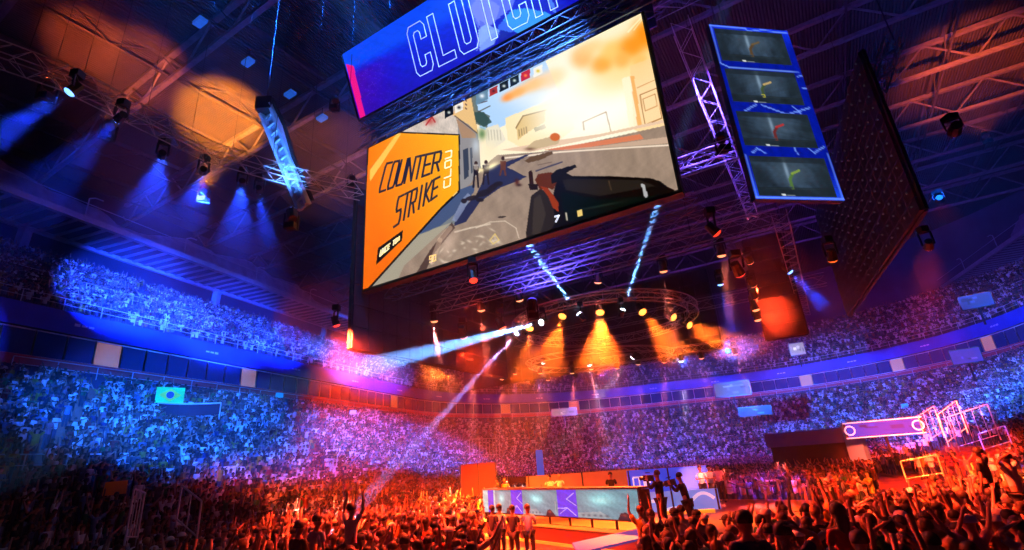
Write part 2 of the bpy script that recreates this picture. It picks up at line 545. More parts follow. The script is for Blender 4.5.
class Paint:
    """colours of a lit picture, point by point, in sRGB 0..255"""
    def __init__(s, X, Y):
        s.X, s.Y = X, Y; s.C = np.zeros((len(X), 3))
    def mix(s, a, col):
        a = np.clip(a, 0, 1)[:, None]; s.C = s.C * (1 - a) + np.array(col, float) * a
    def inside(s, P):
        X, Y = s.X, s.Y; c = np.zeros(len(X), bool); n = len(P)
        for i in range(n):
            x0, y0 = P[i]; x1, y1 = P[(i + 1) % n]
            if y0 == y1: continue
            k = ((y0 > Y) != (y1 > Y)) & (X < (x1 - x0) * (Y - y0) / (y1 - y0) + x0)
            c ^= k
        return c
    def poly(s, P, col, a=1.0, soft=0.0):
        m = s.inside(P).astype(float)
        if soft: m = m * np.clip(s.edge(P) / soft, 0, 1)
        s.mix(m * a, col)
    def edge(s, P):
        d = np.full(len(s.X), 1e9)
        for i in range(len(P)):
            d = np.minimum(d, s.seg(P[i], P[(i + 1) % len(P)]))
        return d
    def seg(s, a, b):
        ax, ay = a; bx, by = b; L = (bx - ax) ** 2 + (by - ay) ** 2 + 1e-9
        t = np.clip(((s.X - ax) * (bx - ax) + (s.Y - ay) * (by - ay)) / L, 0, 1)
        return np.hypot(s.X - ax - t * (bx - ax), s.Y - ay - t * (by - ay))
    def line(s, P, w, col, a=1.0):
        for p, q in zip(P[:-1], P[1:]): s.mix(np.clip((w / 2 - s.seg(p, q)) * 2 + 0.5, 0, 1) * a, col)
    def blob(s, x, y, rx, ry, col, a=1.0, ang=0.0, p=2.0):
        dx, dy = s.X - x, s.Y - y; c_, s_ = math.cos(ang), math.sin(ang)
        u, v = (dx * c_ + dy * s_) / rx, (-dx * s_ + dy * c_) / ry
        s.mix(np.exp(-(u * u + v * v) ** (p / 2)) * a, col)
    def disc(s, x, y, rx, ry, col, a=1.0, ang=0.0):
        dx, dy = s.X - x, s.Y - y; c_, s_ = math.cos(ang), math.sin(ang)
        u, v = (dx * c_ + dy * s_) / rx, (-dx * s_ + dy * c_) / ry
        s.mix(np.clip((1.1 - np.hypot(u, v)) * 5, 0, 1) * a, col)
    def noise(s, amp, f=0.3, seed=1, mask=None):
        r = np.random.default_rng(seed); n = np.zeros(len(s.X))
        for k in range(9):
            th = r.uniform(0, 6.28); ff = f * (1.45 ** k)
            n += np.sin((s.X * math.cos(th) + s.Y * math.sin(th)) * ff + r.uniform(0, 6.28) + 1.5 * np.sin(s.Y * ff * 0.4 + k)) / (1.2 ** k)
        n = n * amp / 2.2
        if mask is not None: n = n * mask
        s.C = s.C * (1 + n[:, None])

def picture(name, corners, nx, ny, fn, parent, coords=None):
    """a lit picture on the quad TL, TR, BR, BL; fn(Paint) colours it. coords: drawing coordinates of the corners"""
    tl, tr, br, bl = [np.array(c) for c in corners]
    s, t = np.meshgrid(np.linspace(0, 1, nx), np.linspace(0, 1, ny))
    s, t = s.ravel()[:, None], t.ravel()[:, None]
    P = (tl * (1 - s) + tr * s) * (1 - t) + (bl * (1 - s) + br * s) * t
    if coords is None: X, Y, _ = projn(P)
    else: X, Y = s[:, 0] * coords[0], t[:, 0] * coords[1]
    p = Paint(X, Y); fn(p)
    i = np.arange((nx - 1) * (ny - 1)); r, c = i // (nx - 1), i % (nx - 1)
    a = r * nx + c
    F = np.stack([a, a + nx, a + nx + 1, a + 1], 1)
    o = np_mesh(name, P, [F], led_mat, srgbn(p.C))
    if parent is not None: attach(o, parent)
    return o

GL = {
 'C': [[(1, 1), (.12, 1), (0, .88), (0, .12), (.12, 0), (1, 0)]],
 'O': [[(.12, 1), (.88, 1), (1, .88), (1, .12), (.88, 0), (.12, 0), (0, .12), (0, .88), (.12, 1)]],
 'U': [[(0, 1), (0, .12), (.12, 0), (.88, 0), (1, .12), (1, 1)]],
 'N': [[(0, 0), (0, 1), (1, 0), (1, 1)]],
 'T': [[(0, 1), (1, 1)], [(.5, 1), (.5, 0)]],
 'E': [[(1, 1), (0, 1), (0, 0), (1, 0)], [(0, .5), (.85, .5)]],
 'R': [[(0, 0), (0, 1), (.88, 1), (1, .88), (1, .6), (.88, .47), (0, .47)], [(.5, .47), (1, 0)]],
 'S': [[(1, 1), (.12, 1), (0, .88), (0, .6), (.12, .5), (.88, .5), (1, .38), (1, .12), (.88, 0), (0, 0)]],
 'I': [[(.5, 1), (.5, 0)]],
 'K': [[(0, 1), (0, 0)], [(1, 1), (.15, .5), (1, 0)]],
 'L': [[(0, 1), (0, 0), (1, 0)]], 'M': [[(0, 0), (0, 1), (.5, .4), (1, 1), (1, 0)]], 'D': [[(0, 0), (0, 1), (.8, 1), (1, .8), (1, .2), (.8, 0), (0, 0)]],
 '7': [[(0, 1), (1, 1), (.35, 0)]], '9': [[(1, .5), (0, .5), (0, 1), (1, 1), (1, 0), (0, 0)]], '0': [[(0, 0), (0, 1), (1, 1), (1, 0), (0, 0)]],
 '1': [[(.5, 1), (.5, 0)]], '2': [[(0, 1), (1, 1), (1, .5), (0, .5), (0, 0), (1, 0)]], 'P': [[(0, 0), (0, 1), (1, 1), (1, .45), (0, .45)]],
 'H': [[(0, 0), (0, 1)], [(1, 0), (1, 1)], [(0, .5), (1, .5)]], 'A': [[(0, 0), (.5, 1), (1, 0)], [(.2, .4), (.8, .4)]],
}
GLO = {
 'C': [(1, .66), (1, .90), (.85, 1), (.15, 1), (0, .90), (0, .10), (.15, 0), (.85, 0), (1, .10), (1, .34), (.68, .34), (.68, .2), (.6, .15), (.4, .15), (.32, .2), (.32, .8), (.4, .85), (.6, .85), (.68, .8), (.68, .66)],
 'L': [(0, 1), (.36, 1), (.36, .16), (1, .16), (1, 0), (0, 0)],
 'U': [(0, 1), (.32, 1), (.32, .2), (.4, .15), (.6, .15), (.68, .2), (.68, 1), (1, 1), (1, .10), (.85, 0), (.15, 0), (0, .10)],
 'T': [(0, 1), (1, 1), (1, .85), (.66, .85), (.66, 0), (.34, 0), (.34, .85), (0, .85)],
 'H': [(0, 1), (.32, 1), (.32, .58), (.68, .58), (.68, 1), (1, 1), (1, 0), (.68, 0), (.68, .42), (.32, .42), (.32, 0), (0, 0)],
}
def lettering(name, text, quad, plane, wgt, material, parent, fill=0.78, outline=False, off=0.02, shrink=None):
    """raised letters on a screen face; quad = TL, TR, BR, BL points on the plane"""
    P0, n = plane
    tl, tr, br, bl = [Vector(q) for q in quad]
    def m(u, v):
        return (bl * (1 - u) + br * u) * (1 - v) + (tl * (1 - u) + tr * u) * v - n * off
    N = len(text)
    mb = MB()
    H = (tl - bl).length; W = (br - bl).length / N
    for i, ch in enumerate(text):
        if ch == ' ': continue
        if outline:
            g = GLO[ch]; lines = [g + [g[0]]]
        else:
            lines = GL[ch]
        k = wgt
        for ln in lines:
            pts = [m((i + (1 - fill) / 2 + fill * x) / N, k / H / 2 + y * (1 - k / H)) for x, y in ln]
            for a, b in zip(pts[:-1], pts[1:]):
                d = (b - a).normalized()
                mb.bar(a - d * k * 0.42, b + d * k * 0.42, k, 0.015, up=n)
    return mb.build(name, material, parent)

# ---- main screen
SA = Vector((5.0, 13.1, 0)); SB = Vector((-6.07, 19.42, 0))
mn = EN.copy()
P0 = SA + Vector((0, 0, 10)) 
def S(x, y): return on_plane(x, y, P0, mn)
mTL, mTR, mBR, mBL = S(368, 148), S(641, 14), S(678, 190), S(363, 289)
# make it an exact upright rectangle
zt = (mTL.z + mTR.z) / 2; zb = (mBR.z + mBL.z) / 2
def xy(a, b): return ((a + b) / 2)
l, r = xy(mTL, mBL), xy(mTR, mBR)
mTL, mBL = Vector((l.x, l.y, zt)), Vector((l.x, l.y, zb)); mTR, mBR = Vector((r.x, r.y, zt)), Vector((r.x, r.y, zb))
main = thing('led_screen', (l + r) / 2, 'huge bright LED screen showing a sunlit street game scene and orange sign', 'screen')
dk = mat('led_cabinet', (0.015, 0.016, 0.02), 0.5, 0, 0.3, 6)
MB().obox((mTL + mBR) / 2 + EN * 0.22, (mTR - mTL) / 2 + EA * 0.1, EN * 0.18, Vector((0, 0, (zt - zb) / 2 + 0.1))).build('cabinet', dk, main)

def paint_main(p):
    X, Y = p.X, p.Y
    p.C[:] = (188, 166, 146)
    p.noise(0.10, 0.12, 3)
    # sky, far street
    p.poly([(440, 60), (700, -40), (700, 130), (640, 135), (540, 152), (500, 160), (470, 180), (455, 190), (440, 130)], (250, 232, 200))
    p.poly([(472, 94), (545, 60), (560, 95), (520, 112), (505, 125), (492, 132), (480, 128)], (176, 206, 236))
    p.blob(520, 95, 22, 12, (225, 232, 238), 0.6)
    # cream buildings far
    p.poly([(505, 118), (530, 108), (560, 100), (575, 128), (560, 140), (525, 150), (508, 140)], (240, 222, 175))
    p.poly([(516, 126), (522, 116), (545, 110), (545, 122), (528, 132), (518, 140)], (218, 186, 124))
    p.line([(516, 128), (523, 116), (546, 110)], 1.2, (120, 90, 50), 0.8)
    for i in range(4): p.line([(519 + i * 2.4, 130 - i), (519.6 + i * 2.4, 136 - i)], 1.1, (130, 100, 60), 0.7)
    p.poly([(534, 128), (545, 124), (546, 128), (535, 132)], (130, 120, 90), 0.7)
    p.poly([(486, 128), (498, 124), (506, 140), (492, 150), (486, 146)], (226, 218, 196))
    for i in range(5): p.line([(488 + i * 3, 130), (489 + i * 3, 140)], 0.8, (150, 140, 120), 0.5)
    # explosion white and orange clouds
    p.blob(600, 95, 55, 42, (255, 252, 240), 1.0, -0.4, 3)
    p.blob(560, 105, 30, 24, (255, 250, 232), 0.85)
    p.blob(628, 62, 50, 26, (255, 214, 150), 0.9, -0.5, 3)
    for (x, y, rx, ry, c, a) in [(582, 58, 12, 11, (255, 178, 92), .85), (602, 64, 12, 9, (255, 168, 74), .9), (612, 50, 14, 10, (255, 196, 110), .8),
                                 (632, 46, 13, 12, (255, 150, 46), .9), (645, 34, 12, 15, (255, 142, 30), .9), (622, 60, 9, 8, (255, 176, 90), .8), (640, 60, 9, 6, (255, 190, 110), .8),
                                 (590, 48, 14, 7, (255, 200, 130), .7), (508, 97, 7, 4, (255, 150, 60), .95), (518, 92, 11, 5, (255, 172, 84), .9), (534, 84, 14, 7, (255, 190, 110), .8), (552, 78, 16, 9, (255, 208, 146), .7)]:
        p.blob(x, y, rx, ry, c, a, -0.45, 3)
    p.line([(628, 32), (641, 18)], 1.6, (255, 240, 200), .7); p.line([(634, 30), (643, 18)], 1.2, (255, 230, 180), .7)
    # right building with door
    p.poly([(630, 66), (651, 58), (700, 60), (700, 150), (634, 130)], (250, 205, 150), 0.75)
    p.poly([(622, 78), (631, 76), (640, 128), (630, 130)], (255, 236, 205), 0.8)
    p.poly([(630, 76), (634, 76), (642, 127), (638, 128)], (232, 170, 100), 0.8)
    p.line([(640, 95), (657, 88), (662, 118), (645, 125), (640, 95)], 1.0, (150, 96, 50), 0.8)
    p.line([(643, 99), (655, 94), (657, 106), (645, 111), (643, 99)], 0.8, (170, 110, 60), 0.7)
    p.line([(637, 88), (659, 78)], 0.8, (170, 110, 60), 0.6)
    p.line([(584, 130), (583, 122), (606, 112), (611, 132), (590, 138)], 1.0, (170, 140, 110), 0.7)
    p.blob(563, 121, 28, 8, (255, 246, 222), 0.7, -0.3)
    # road
    road = [(363, 292), (440, 205), (470, 178), (497, 155), (540, 152), (600, 140), (672, 124), (690, 130), (690, 200), (500, 260)]
    p.poly(road, (158, 138, 122))
    mask = p.inside(road).astype(float)
    p.noise(0.045, 0.2, 5, mask)
    p.poly([(500, 150), (530, 152), (668, 122), (672, 118), (600, 134), (545, 142)], (226, 196, 168), 1)
    p.poly([(543, 150), (640, 134), (644, 139), (570, 150)], (216, 132, 98), 0.95)
    p.line([(505, 158), (560, 152), (620, 148), (672, 145)], 1.6, (240, 222, 200), 0.9)
    p.poly([(560, 150), (600, 146), (673, 136), (674, 143), (600, 148)], (200, 172, 150), 0.9)
    # car wreck
    p.poly([(526, 148), (534, 141), (553, 136), (560, 139), (558, 144), (536, 149)], (200, 176, 140))
    p.disc(555, 137, 5, 4, (206, 112, 46)); p.blob(530, 149, 5, 1.5, (110, 80, 60), 0.8)
    # left grey building above the sign and beside it
    p.poly([(396, 136), (425, 118), (472, 92), (478, 140), (480, 172), (458, 196), (440, 136)], (205, 192, 180))
    p.noise(0.05, 0.4, 9, p.inside([(396, 136), (425, 118), (472, 92), (478, 140), (480, 172), (458, 196)]).astype(float))
    p.poly([(458, 118), (478, 130), (481, 168), (470, 184), (458, 194)], (150, 146, 146))
    p.poly([(458, 104), (471, 97), (475, 112), (478, 134), (468, 124), (452, 115)], (226, 188, 130))
    p.poly([(456, 118), (476, 134), (476, 138), (462, 138), (458, 126)], (172, 140, 112))
    p.line([(455, 116), (477, 133)], 1.2, (90, 70, 60), 0.8)
    p.poly([(463, 150), (468, 148), (469, 176), (464, 180)], (70, 76, 90)); p.poly([(470, 148), (472, 147), (473, 172), (471, 174)], (90, 94, 104))
    p.poly([(471, 97), (476, 94), (478, 110), (490, 116), (487, 128), (476, 124)], (96, 104, 92), 0.8)
    p.poly([(474, 112), (484, 112), (492, 122), (484, 127), (476, 122)], (60, 84, 76), 0.85)
    p.blob(482, 134, 4, 6, (80, 120, 70), 0.8); p.blob(476, 146, 4, 8, (190, 200, 210), 0.8)
    p.line([(477, 104), (487, 101)], 1, (90, 70, 70)); p.line([(478, 112), (490, 106)], 1, (90, 80, 70))
    p.blob(490, 150, 9, 10, (240, 226, 190), 0.8)
    # blue shadows and pavement
    p.poly([(366, 290), (440, 206), (458, 190), (474, 184), (466, 210), (452, 226), (430, 234), (418, 248), (400, 262), (385, 290)], (128, 132, 134))
    p.poly([(366, 290), (398, 250), (416, 236), (452, 222), (432, 240), (404, 266), (392, 292)], (168, 160, 142))
    p.poly([(440, 207), (459, 190), (475, 184), (474, 192), (455, 214), (440, 226), (420, 234), (424, 226)], (82, 96, 128))
    p.poly([(452, 222), (455, 228), (432, 256), (424, 276), (412, 280), (430, 250)], (92, 72, 66), 0.95)
    p.poly([(476, 195), (489, 168), (534, 152), (520, 160), (507, 167), (527, 177), (500, 188), (480, 202), (466, 222), (454, 226), (456, 216)], (60, 62, 92))
    p.poly([(463, 198), (468, 193), (472, 197), (456, 222), (452, 220)], (140, 148, 176), 0.8)
    p.poly([(454, 216), (464, 203), (466, 206), (456, 222)], (120, 128, 160), .6)
    # bodies on the ground and standing figures
    for (x, y, rx, ry, a_) in [(484, 193, 8, 3.2, -.3), (492, 188, 7, 3, -.6), (498, 184, 5, 2.5, -.2), (472, 198, 7, 2.4, -.2), (480, 200, 4, 2, 0), (464, 201, 3, 2.5, 0)]:
        p.disc(x, y, rx, ry, (52, 44, 50), 0.9, a_)
    for (x, y0, y1, w, c) in [(476, 161, 187, 3.0, (44, 34, 42)), (486, 160, 184, 3.4, (54, 44, 52)), (503, 156, 175, 3.2, (110, 70, 56))]:
        p.poly([(x - w, y0 + 5), (x + w, y0 + 5), (x + w * .8, y0 + 14), (x - w * .8, y0 + 14)], c)
        p.line([(x - w * .5, y0 + 13), (x - w * .9, y1)], 1.8, c); p.line([(x + w * .4, y0 + 13), (x + w * .8, y1)], 1.8, c)
        p.disc(x, y0 + 2.3, 1.7, 2.2, (70, 50, 46))
    p.disc(476, 167, 2.4, 3, (196, 184, 172), .7); p.disc(486, 166, 2.4, 3, (170, 160, 150), .5)
    p.blob(492, 166, 7, 2.6, (255, 240, 190), 1, -.5); p.blob(481, 170, 3, 2.2, (255, 236, 180), .9)
    p.blob(517, 182, 2.2, 3.2, (96, 50, 40), .95); p.blob(519, 185, 2.6, 1.4, (60, 40, 40), .9)
    p.poly([(524, 161), (530, 157), (552, 151), (553, 154), (540, 160), (528, 163)], (108, 84, 60))
    p.line([(536, 171), (562, 162)], 1.4, (72, 70, 94)); p.line([(538, 165), (552, 162)], .8, (120, 100, 90))
    p.disc(502, 217, 4.2, 1.0, (74, 62, 58), 1, -.1)
    # chalk marks
    rr = np.random.default_rng(4)
    for i in range(46):
        x = rr.uniform(425, 500); y = 300 - (x - 380) * .40 - rr.uniform(0, 26)
        if y > 289 - (x - 363) * .314: continue
        p.blob(x, y, rr.uniform(1, 4), rr.uniform(.6, 1.4), (224, 206, 184), rr.uniform(.3, .8), rr.uniform(-1, 1))
    p.line([(476, 228), (490, 222), (505, 221), (516, 228), (519, 238)], 1.0, (214, 196, 176), .8)
    p.line([(455, 232), (470, 228), (490, 224)], 1.6, (222, 204, 184), .7)
    p.line([(432, 262), (440, 240), (450, 228)], 5, (216, 186, 160), .45); p.blob(448, 243, 6, 12, (230, 200, 180), .5, .4)
    p.line([(490, 240), (495, 234), (499, 240), (493, 244), (490, 240)], 1, (230, 200, 120), .8)
    # gun held in the foreground
    p.poly([(531, 196), (541, 188), (556, 204), (566, 240), (527, 244), (526, 232)], (58, 50, 46))
    p.poly([(534, 199), (540, 194), (546, 214), (540, 234), (532, 234)], (84, 74, 66), .6)
    p.poly([(557, 176), (609, 176), (650, 178), (660, 181), (668, 187), (680, 193), (682, 202), (540, 245), (556, 222), (552, 200)], (34, 28, 26))
    p.poly([(562, 179), (640, 180), (655, 186), (600, 196), (566, 190)], (58, 52, 46), .8)
    p.poly([(560, 192), (600, 199), (672, 194), (600, 215), (566, 222)], (24, 36, 30), .7)
    p.line([(609, 181), (611, 190)], 0.8, (140, 110, 80), .6)
    p.poly([(641, 184), (644, 184), (648, 196), (645, 198)], (190, 190, 190), .9)
    p.poly([(535, 180), (538, 174), (551, 172), (560, 176), (553, 190), (548, 188), (540, 190)], (104, 56, 30))
    p.poly([(540, 186), (548, 188), (558, 202), (559, 212), (553, 208), (548, 196)], (150, 66, 26))
    p.poly([(551, 175), (556, 170), (575, 164.5), (577, 167), (566, 173), (574, 177), (560, 181), (552, 184)], (40, 34, 32))
    p.poly([(528, 172), (532, 170), (534, 186), (530, 189)], (62, 40, 34)); p.poly([(528, 184), (538, 184), (538, 190), (530, 190)], (50, 36, 34))
    p.blob(600, 206, 24, 1.0, (60, 80, 70), .5, -.2)
    # orange sign
    sign = [(369, 145.5), (398, 133), (458.5, 135.5), (458.5, 190), (441, 207), (366, 290), (360, 294)]
    p.poly([(366, 144), (398, 131.5), (460, 134), (460, 192), (442, 209), (368, 291), (360, 294)], (24, 22, 26))
    m = p.inside(sign).astype(float)
    g = np.clip((X - 370) / 90 * .8 + (200 - Y) / 200 * .5, 0, 1)[:, None]
    c = np.array([246, 128, 6]) * (1 - g) + np.array([255, 186, 0]) * g
    g2 = np.clip((Y - 205) / 70, 0, 1)[:, None] * .25 + np.clip((X + .9 * (Y - 190) - 455) / 14, 0, 1)[:, None] * .25
    c = c * (1 - g2) + np.array([200, 84, 8]) * g2
    p.C = p.C * (1 - m[:, None]) + c * m[:, None]
    p.poly([(397, 133.4), (401.5, 133.4), (371, 180), (370, 182), (370, 170)], (255, 196, 96))
    p.line([(457, 192), (453, 196)], 1.0, (255, 214, 150))
    p.poly([(378, 248), (403, 230), (402, 240.5), (376, 265)], (22, 22, 30))
    # score icons along the top edge
    p.blob(430, 121, 5, 4, (190, 90, 80), .8); p.line([(426, 125), (432, 117), (435, 122)], 1.5, (180, 50, 50), .9)
    for (x, y, s_, c1, c2) in [(449, 112.5, 4.2, (14, 18, 18), (220, 220, 210)), (459, 107.5, 4, (232, 226, 214), (30, 26, 26)), (482, 96, 6, (110, 140, 160), (225, 230, 235)), (493.5, 91, 4, (176, 60, 40), (80, 30, 20)),
                               (504, 86, 4.4, (16, 26, 18), (230, 230, 220)), (514.5, 80.5, 4.4, (16, 30, 22), (220, 224, 214)), (525.5, 75.5, 4.6, (190, 28, 44), (236, 150, 40)), (538, 71, 4.4, (236, 232, 220), (214, 190, 40))]:
        k = -.49
        q = [(x - s_, y - s_ - k * s_), (x + s_, y - s_ + k * s_), (x + s_, y + s_ + k * s_), (x - s_, y + s_ - k * s_)]
        p.poly(q, c1); p.blob(x, y, s_ * .4, s_ * .35, c2, 1)
    for i in range(3): p.line([(465.5, 100 + i * 4), (466.5, 101 + i * 4)], 1.2, (110, 70, 60))
    p.poly([(577, 211), (582, 209), (583, 215), (578, 217)], (226, 196, 120)); p.line([(566, 213), (567, 220)], 1.2, (200, 190, 170))
    p.C = 128 + (p.C - 128) * 1.16 - 6
picture('picture', (mTL, mTR, mBR, mBL), 460, 250, paint_main, main)
pl = (P0, mn)
let_dark = mat('letter_dark', (0.01, 0.01, 0.02), 0.6, emit=srgb(20, 22, 40), strength=1)
let_white = mat('letter_white', (0.8, 0.8, 0.8), 0.6, emit=srgb(240, 240, 245), strength=1)
let_amber = mat('letter_amber', (0.8, 0.7, 0.4), 0.6, emit=srgb(255, 205, 110), strength=1)
let_cream = mat('letter_cream', (0.8, 0.8, 0.6), 0.6, emit=srgb(255, 232, 150), strength=1)
def Q(*pts): return [S(*q) for q in pts]
lettering('lettering', 'COUNTER', Q((386, 163), (443, 150.5), (440, 171), (378, 194)), pl, 0.10, let_dark, main, 0.76)
lettering('lettering', 'STRIKE', Q((398, 197), (441, 176), (438, 196), (393, 229)), pl, 0.095, let_dark, main, 0.74)
lettering('lettering', 'UNCE TDA', Q((381, 250), (401, 235.5), (400, 240), (379.5, 257.5)), pl, 0.05, let_cream, main, 0.66)
lettering('lettering', 'CLOU', Q((443.5, 190), (445.5, 151), (452.5, 149), (451, 187)), pl, 0.055, let_cream, main, 0.7)
lettering('lettering', '90', Q((429.5, 256), (436.5, 254.3), (436.5, 261), (429.5, 263)), pl, 0.045, let_amber, main, 0.66)
lettering('lettering', '7', Q((555, 216), (559.5, 215), (559, 222), (554.5, 223)), pl, 0.06, let_white, main, 0.8)

# ---- header screen with outlined word
bz0, bz1 = 18.75, 22.05
bn_b = SA + EA * 0 + EN * 0
def along(s, nd, z): return EA * s + EN * nd + Vector((0, 0, z))
bBL_, bBR_ = along(-15.55, 13.7, bz0), along(-2, 13.7, bz0)
bTL_, bTR_ = along(-15.85, 12.75, bz1), along(-2, 12.75, bz1)
bnn = (bTR_ - bTL_).cross(bBL_ - bTL_).normalized()
if bnn.dot(EN) < 0: bnn = -bnn
bp0 = bBL_
def B(x, y): return on_plane(x, y, bp0, bnn)
head = thing('header_screen', (bBL_ + bBR_) / 2, 'long tilted blue LED header screen with outlined lettering above the main screen', 'screen')
MB().obox((bTL_ + bBR_) / 2 + bnn * 0.2, (bTR_ - bTL_) / 2, bnn * 0.16, (bTL_ - bBL_) / 2).build('cabinet', dk, head)
def paint_head(p):
    X, Y = p.X, p.Y
    p.C[:] = (10, 44, 232)
    # distance from the lower edge of the banner, and along it
    e = (121 - .53 * (X - 362)) - Y
    g = np.clip((e - 18) / 40, 0, 1)
    p.mix(1 - g, (16, 18, 196)); 
    p.mix(np.clip((e - 50) / 12, 0, 1), (12, 74, 250))
    p.mix(np.clip((405 - X + (Y - 80) * .1) / 45, 0, 1) * np.clip((58 - e) / 10, 0, 1), (66, 8, 178))
    p.mix(np.clip((480 - X) / 60, 0, 1) * np.clip((30 - e) / 30, 0, 1) * .5, (40, 10, 170))
    p.noise(0.05, 0.5, 2)
    rr = np.random.default_rng(3).random(len(X))
    p.mix((rr > .94) * np.clip((420 - X) / 50, 0, 1) * .4, (120, 90, 240))
    p.poly([(346, 64), (353.5, 66), (366, 119), (361, 122)], (238, 24, 140))
    # pale figure shapes
    p.poly([(468, 6), (474, -12), (500, -30), (520, -14), (512, 8), (488, 26), (480, 20), (476, 52), (482, 44), (496, 30), (478, 28)], (120, 140, 250), .75)
    p.poly([(470, 8), (480, -6), (500, 6), (496, 20), (484, 34)], (132, 150, 252), .7)
    p.poly([(480, 52), (478, 30), (486, 24), (500, 30), (494, 44)], (150, 190, 255), .8)
    p.poly([(503, 20), (512, 10), (526, 8), (545, 12), (556, 18), (540, 28), (520, 34), (510, 30)], (60, 170, 255), .9)
    p.poly([(498, 26), (504, 20), (514, 30), (500, 40)], (60, 110, 250), .9)
    p.poly([(498, 44), (500, 30), (520, 34), (530, 36)], (12, 16, 150), .8)
    p.poly([(544, -10), (549, -10), (557, 14), (553, 12)], (90, 150, 255), .8)
picture('picture', (bTL_, bTR_, bBR_, bBL_), 330, 70, paint_head, head)
lettering('lettering', 'CLUTCH', [B(404, 30), B(546, -52), B(561, 6), B(416, 79)], (bp0, bnn), 0.032, mat('letter_outline', (0.8, 0.8, 0.9), 0.6, emit=srgb(170, 185, 255), strength=1), head, 0.80, outline=True)

# ---- truss stack between header and main screen, and behind
mtop = zt
blue_lit_tr = mat('blue_lit_frame', (0.16, 0.24, 0.42), 0.4, 0.3, 0.15, 3)  # blue light on these trusses is put into their base colour
def frame_truss(s0, s1, nd, z, size, label, mt=blue_lit_tr, bay=None, chord=.04, lace=.02):
    return lighting_truss(along(s0, nd, z), along(s1, nd, z), label, size, bay, group=None, material=mt, chord=chord, lace=lace)
frame_truss(-15.5, -1.6, 13.95, bz0 - .45, 0.5, 'box truss directly under the blue header screen')
frame_truss(-15.5, -1.6, 14.0, zt + .42, 0.62, 'box truss the main screen hangs from', bay=.9)
scaf = MB()
for s in np.arange(-15.3, -2.2, 0.95):
    scaf.bar(along(s, 14.3, zt + .1), along(s, 14.3, bz0 - .3), 0.05)
    scaf.bar(along(s, 14.3, zt + .2), along(s + .95, 14.3, bz0 - .5), 0.03)
scaf.bar(along(-15.3, 14.3, zt + 1.0), along(-2, 14.3, zt + 1.0), .06)
scaf.obox(along(-8.6, 14.6, (zt + bz0) / 2), EA * 6.7, EN * .03, Vector((0, 0, (bz0 - zt) / 2 + .1)))
tag(scaf.build('screen_support_frame', blue_lit_tr), 'blue lit support frame behind the gap between header and main screen', 'frame')
frame_truss(-15.5, -2, 15.6, zb + .3, .5, 'box truss behind the lower edge of the main screen', bay=.6)

# ---- other hanging LED panels, seen dark from behind
def panel_back_mat(name, base, dots):
    m = bpy.data.materials.new(name); m.use_nodes = True
    nt = m.node_tree; b = nt.nodes['Principled BSDF']
    b.inputs['Base Color'].default_value = (*base, 1); b.inputs['Roughness'].default_value = 0.55
    return m
pb = mat('panel_back', (0.022, 0.021, 0.026), 0.6, 0, 0.35, 2.5)
dotm = mat('status_light', (0.02, 0.02, 0.02), 0.5, emit=srgb(110, 120, 130), strength=0.1)
seam = mat('panel_seam', (0.015, 0.015, 0.018), 0.6)
def hung_panel(name, TL, TR, BR, BL, label, nx, ny, toward, dots=False, material=pb):
    TL, TR, BR, BL = map(Vector, (TL, TR, BR, BL))
    c = (TL + BR) / 2
    n = (TR - TL).cross(BL - TL).normalized()
    if n.dot(CAM - c) < 0: n = -n
    t = thing(name, BL, label, 'screen')
    m = MB(); ex = (TR - TL) / nx; ez = (BL - TL) / ny
    for i in range(nx):
        for j in range(ny):
            m.obox(TL + ex * (i + .5) + ez * (j + .5), ex * .49, ez * .485, n * 0.06)
    m.build('cabinet', material, t)
    fr = MB()
    for a, b in ((TL, TR), (TR, BR), (BR, BL), (BL, TL)): fr.bar(a - n * .1, b - n * .1, .12, .12)
    for i in range(1, nx): fr.bar(TL + ex * i - n * .12, BL + ex * i - n * .12, .05)
    fr.build('frame', seam, t)
    if dots:
        d = MB()
        for i in range(nx):
            for j in range(ny):
                d.obox(TL + ex * (i + .5) + ez * (j + .3) + n * .08, ex.normalized() * .025, Vector((0, 0, .022)), n * .02)
        d.build('dot_pattern', dotm, t)
    for k in (.15, .85): cable(TL + (TR - TL) * k, t)
    return t
# right screen, nearly edge on
ra = at_d(922, 210, 20); rb = at_d(848, 316, 34.8)
zr0 = (ra.z + rb.z) / 2
def zz(p, z): return Vector((p.x, p.y, z))
hung_panel('side_led_screen', zz(ra, 3 + 13.3), zz(rb, 3 + 13.3), zz(rb, zr0), zz(ra, zr0), 'large black unlit LED screen with rows of tiny dots hanging at far right', 16, 13, 0, True)
# left screen behind the main one
lb_, lc_ = l + Vector((0, 0, 0)), l + EN * 11.5 + EA * -.4
lb_ = at_d(351, 340, 20.6)
hung_panel('side_led_screen', zz(lb_, 15.0), zz(lc_, 15.0), zz(lc_, 7.75), zz(lb_, 7.75), 'dark unlit LED screen hanging at left behind the main screen', 14, 8, 0, False, mat('panel_back_dark', (0.02, 0.03, 0.055), .6, 0, .3, 2))
# far screen behind the circular truss
pr = at_d(722, 348, 36); plf = pr - EA * 21
zf = pr.z
hung_panel('rear_led_screen', zz(plf, zf + 5.6), zz(pr, zf + 5.6), zz(pr, zf), zz(plf, zf), 'wide black LED screen hanging behind the circular truss, glowing orange at its lower right', 22, 6, 0, False)
q1, q2 = at_d(767, 340, 29), at_d(796, 330, 29.0)
q2 = q1 + (q2 - q1).normalized() * 1.9; q2.z = q1.z
hung_panel('narrow_led_screen', zz(q1, q1.z + 5.6), zz(q2, q1.z + 5.6), q2, q1, 'narrow black LED screen lit red by a column of lamps at its left', 3, 8, 0, False)

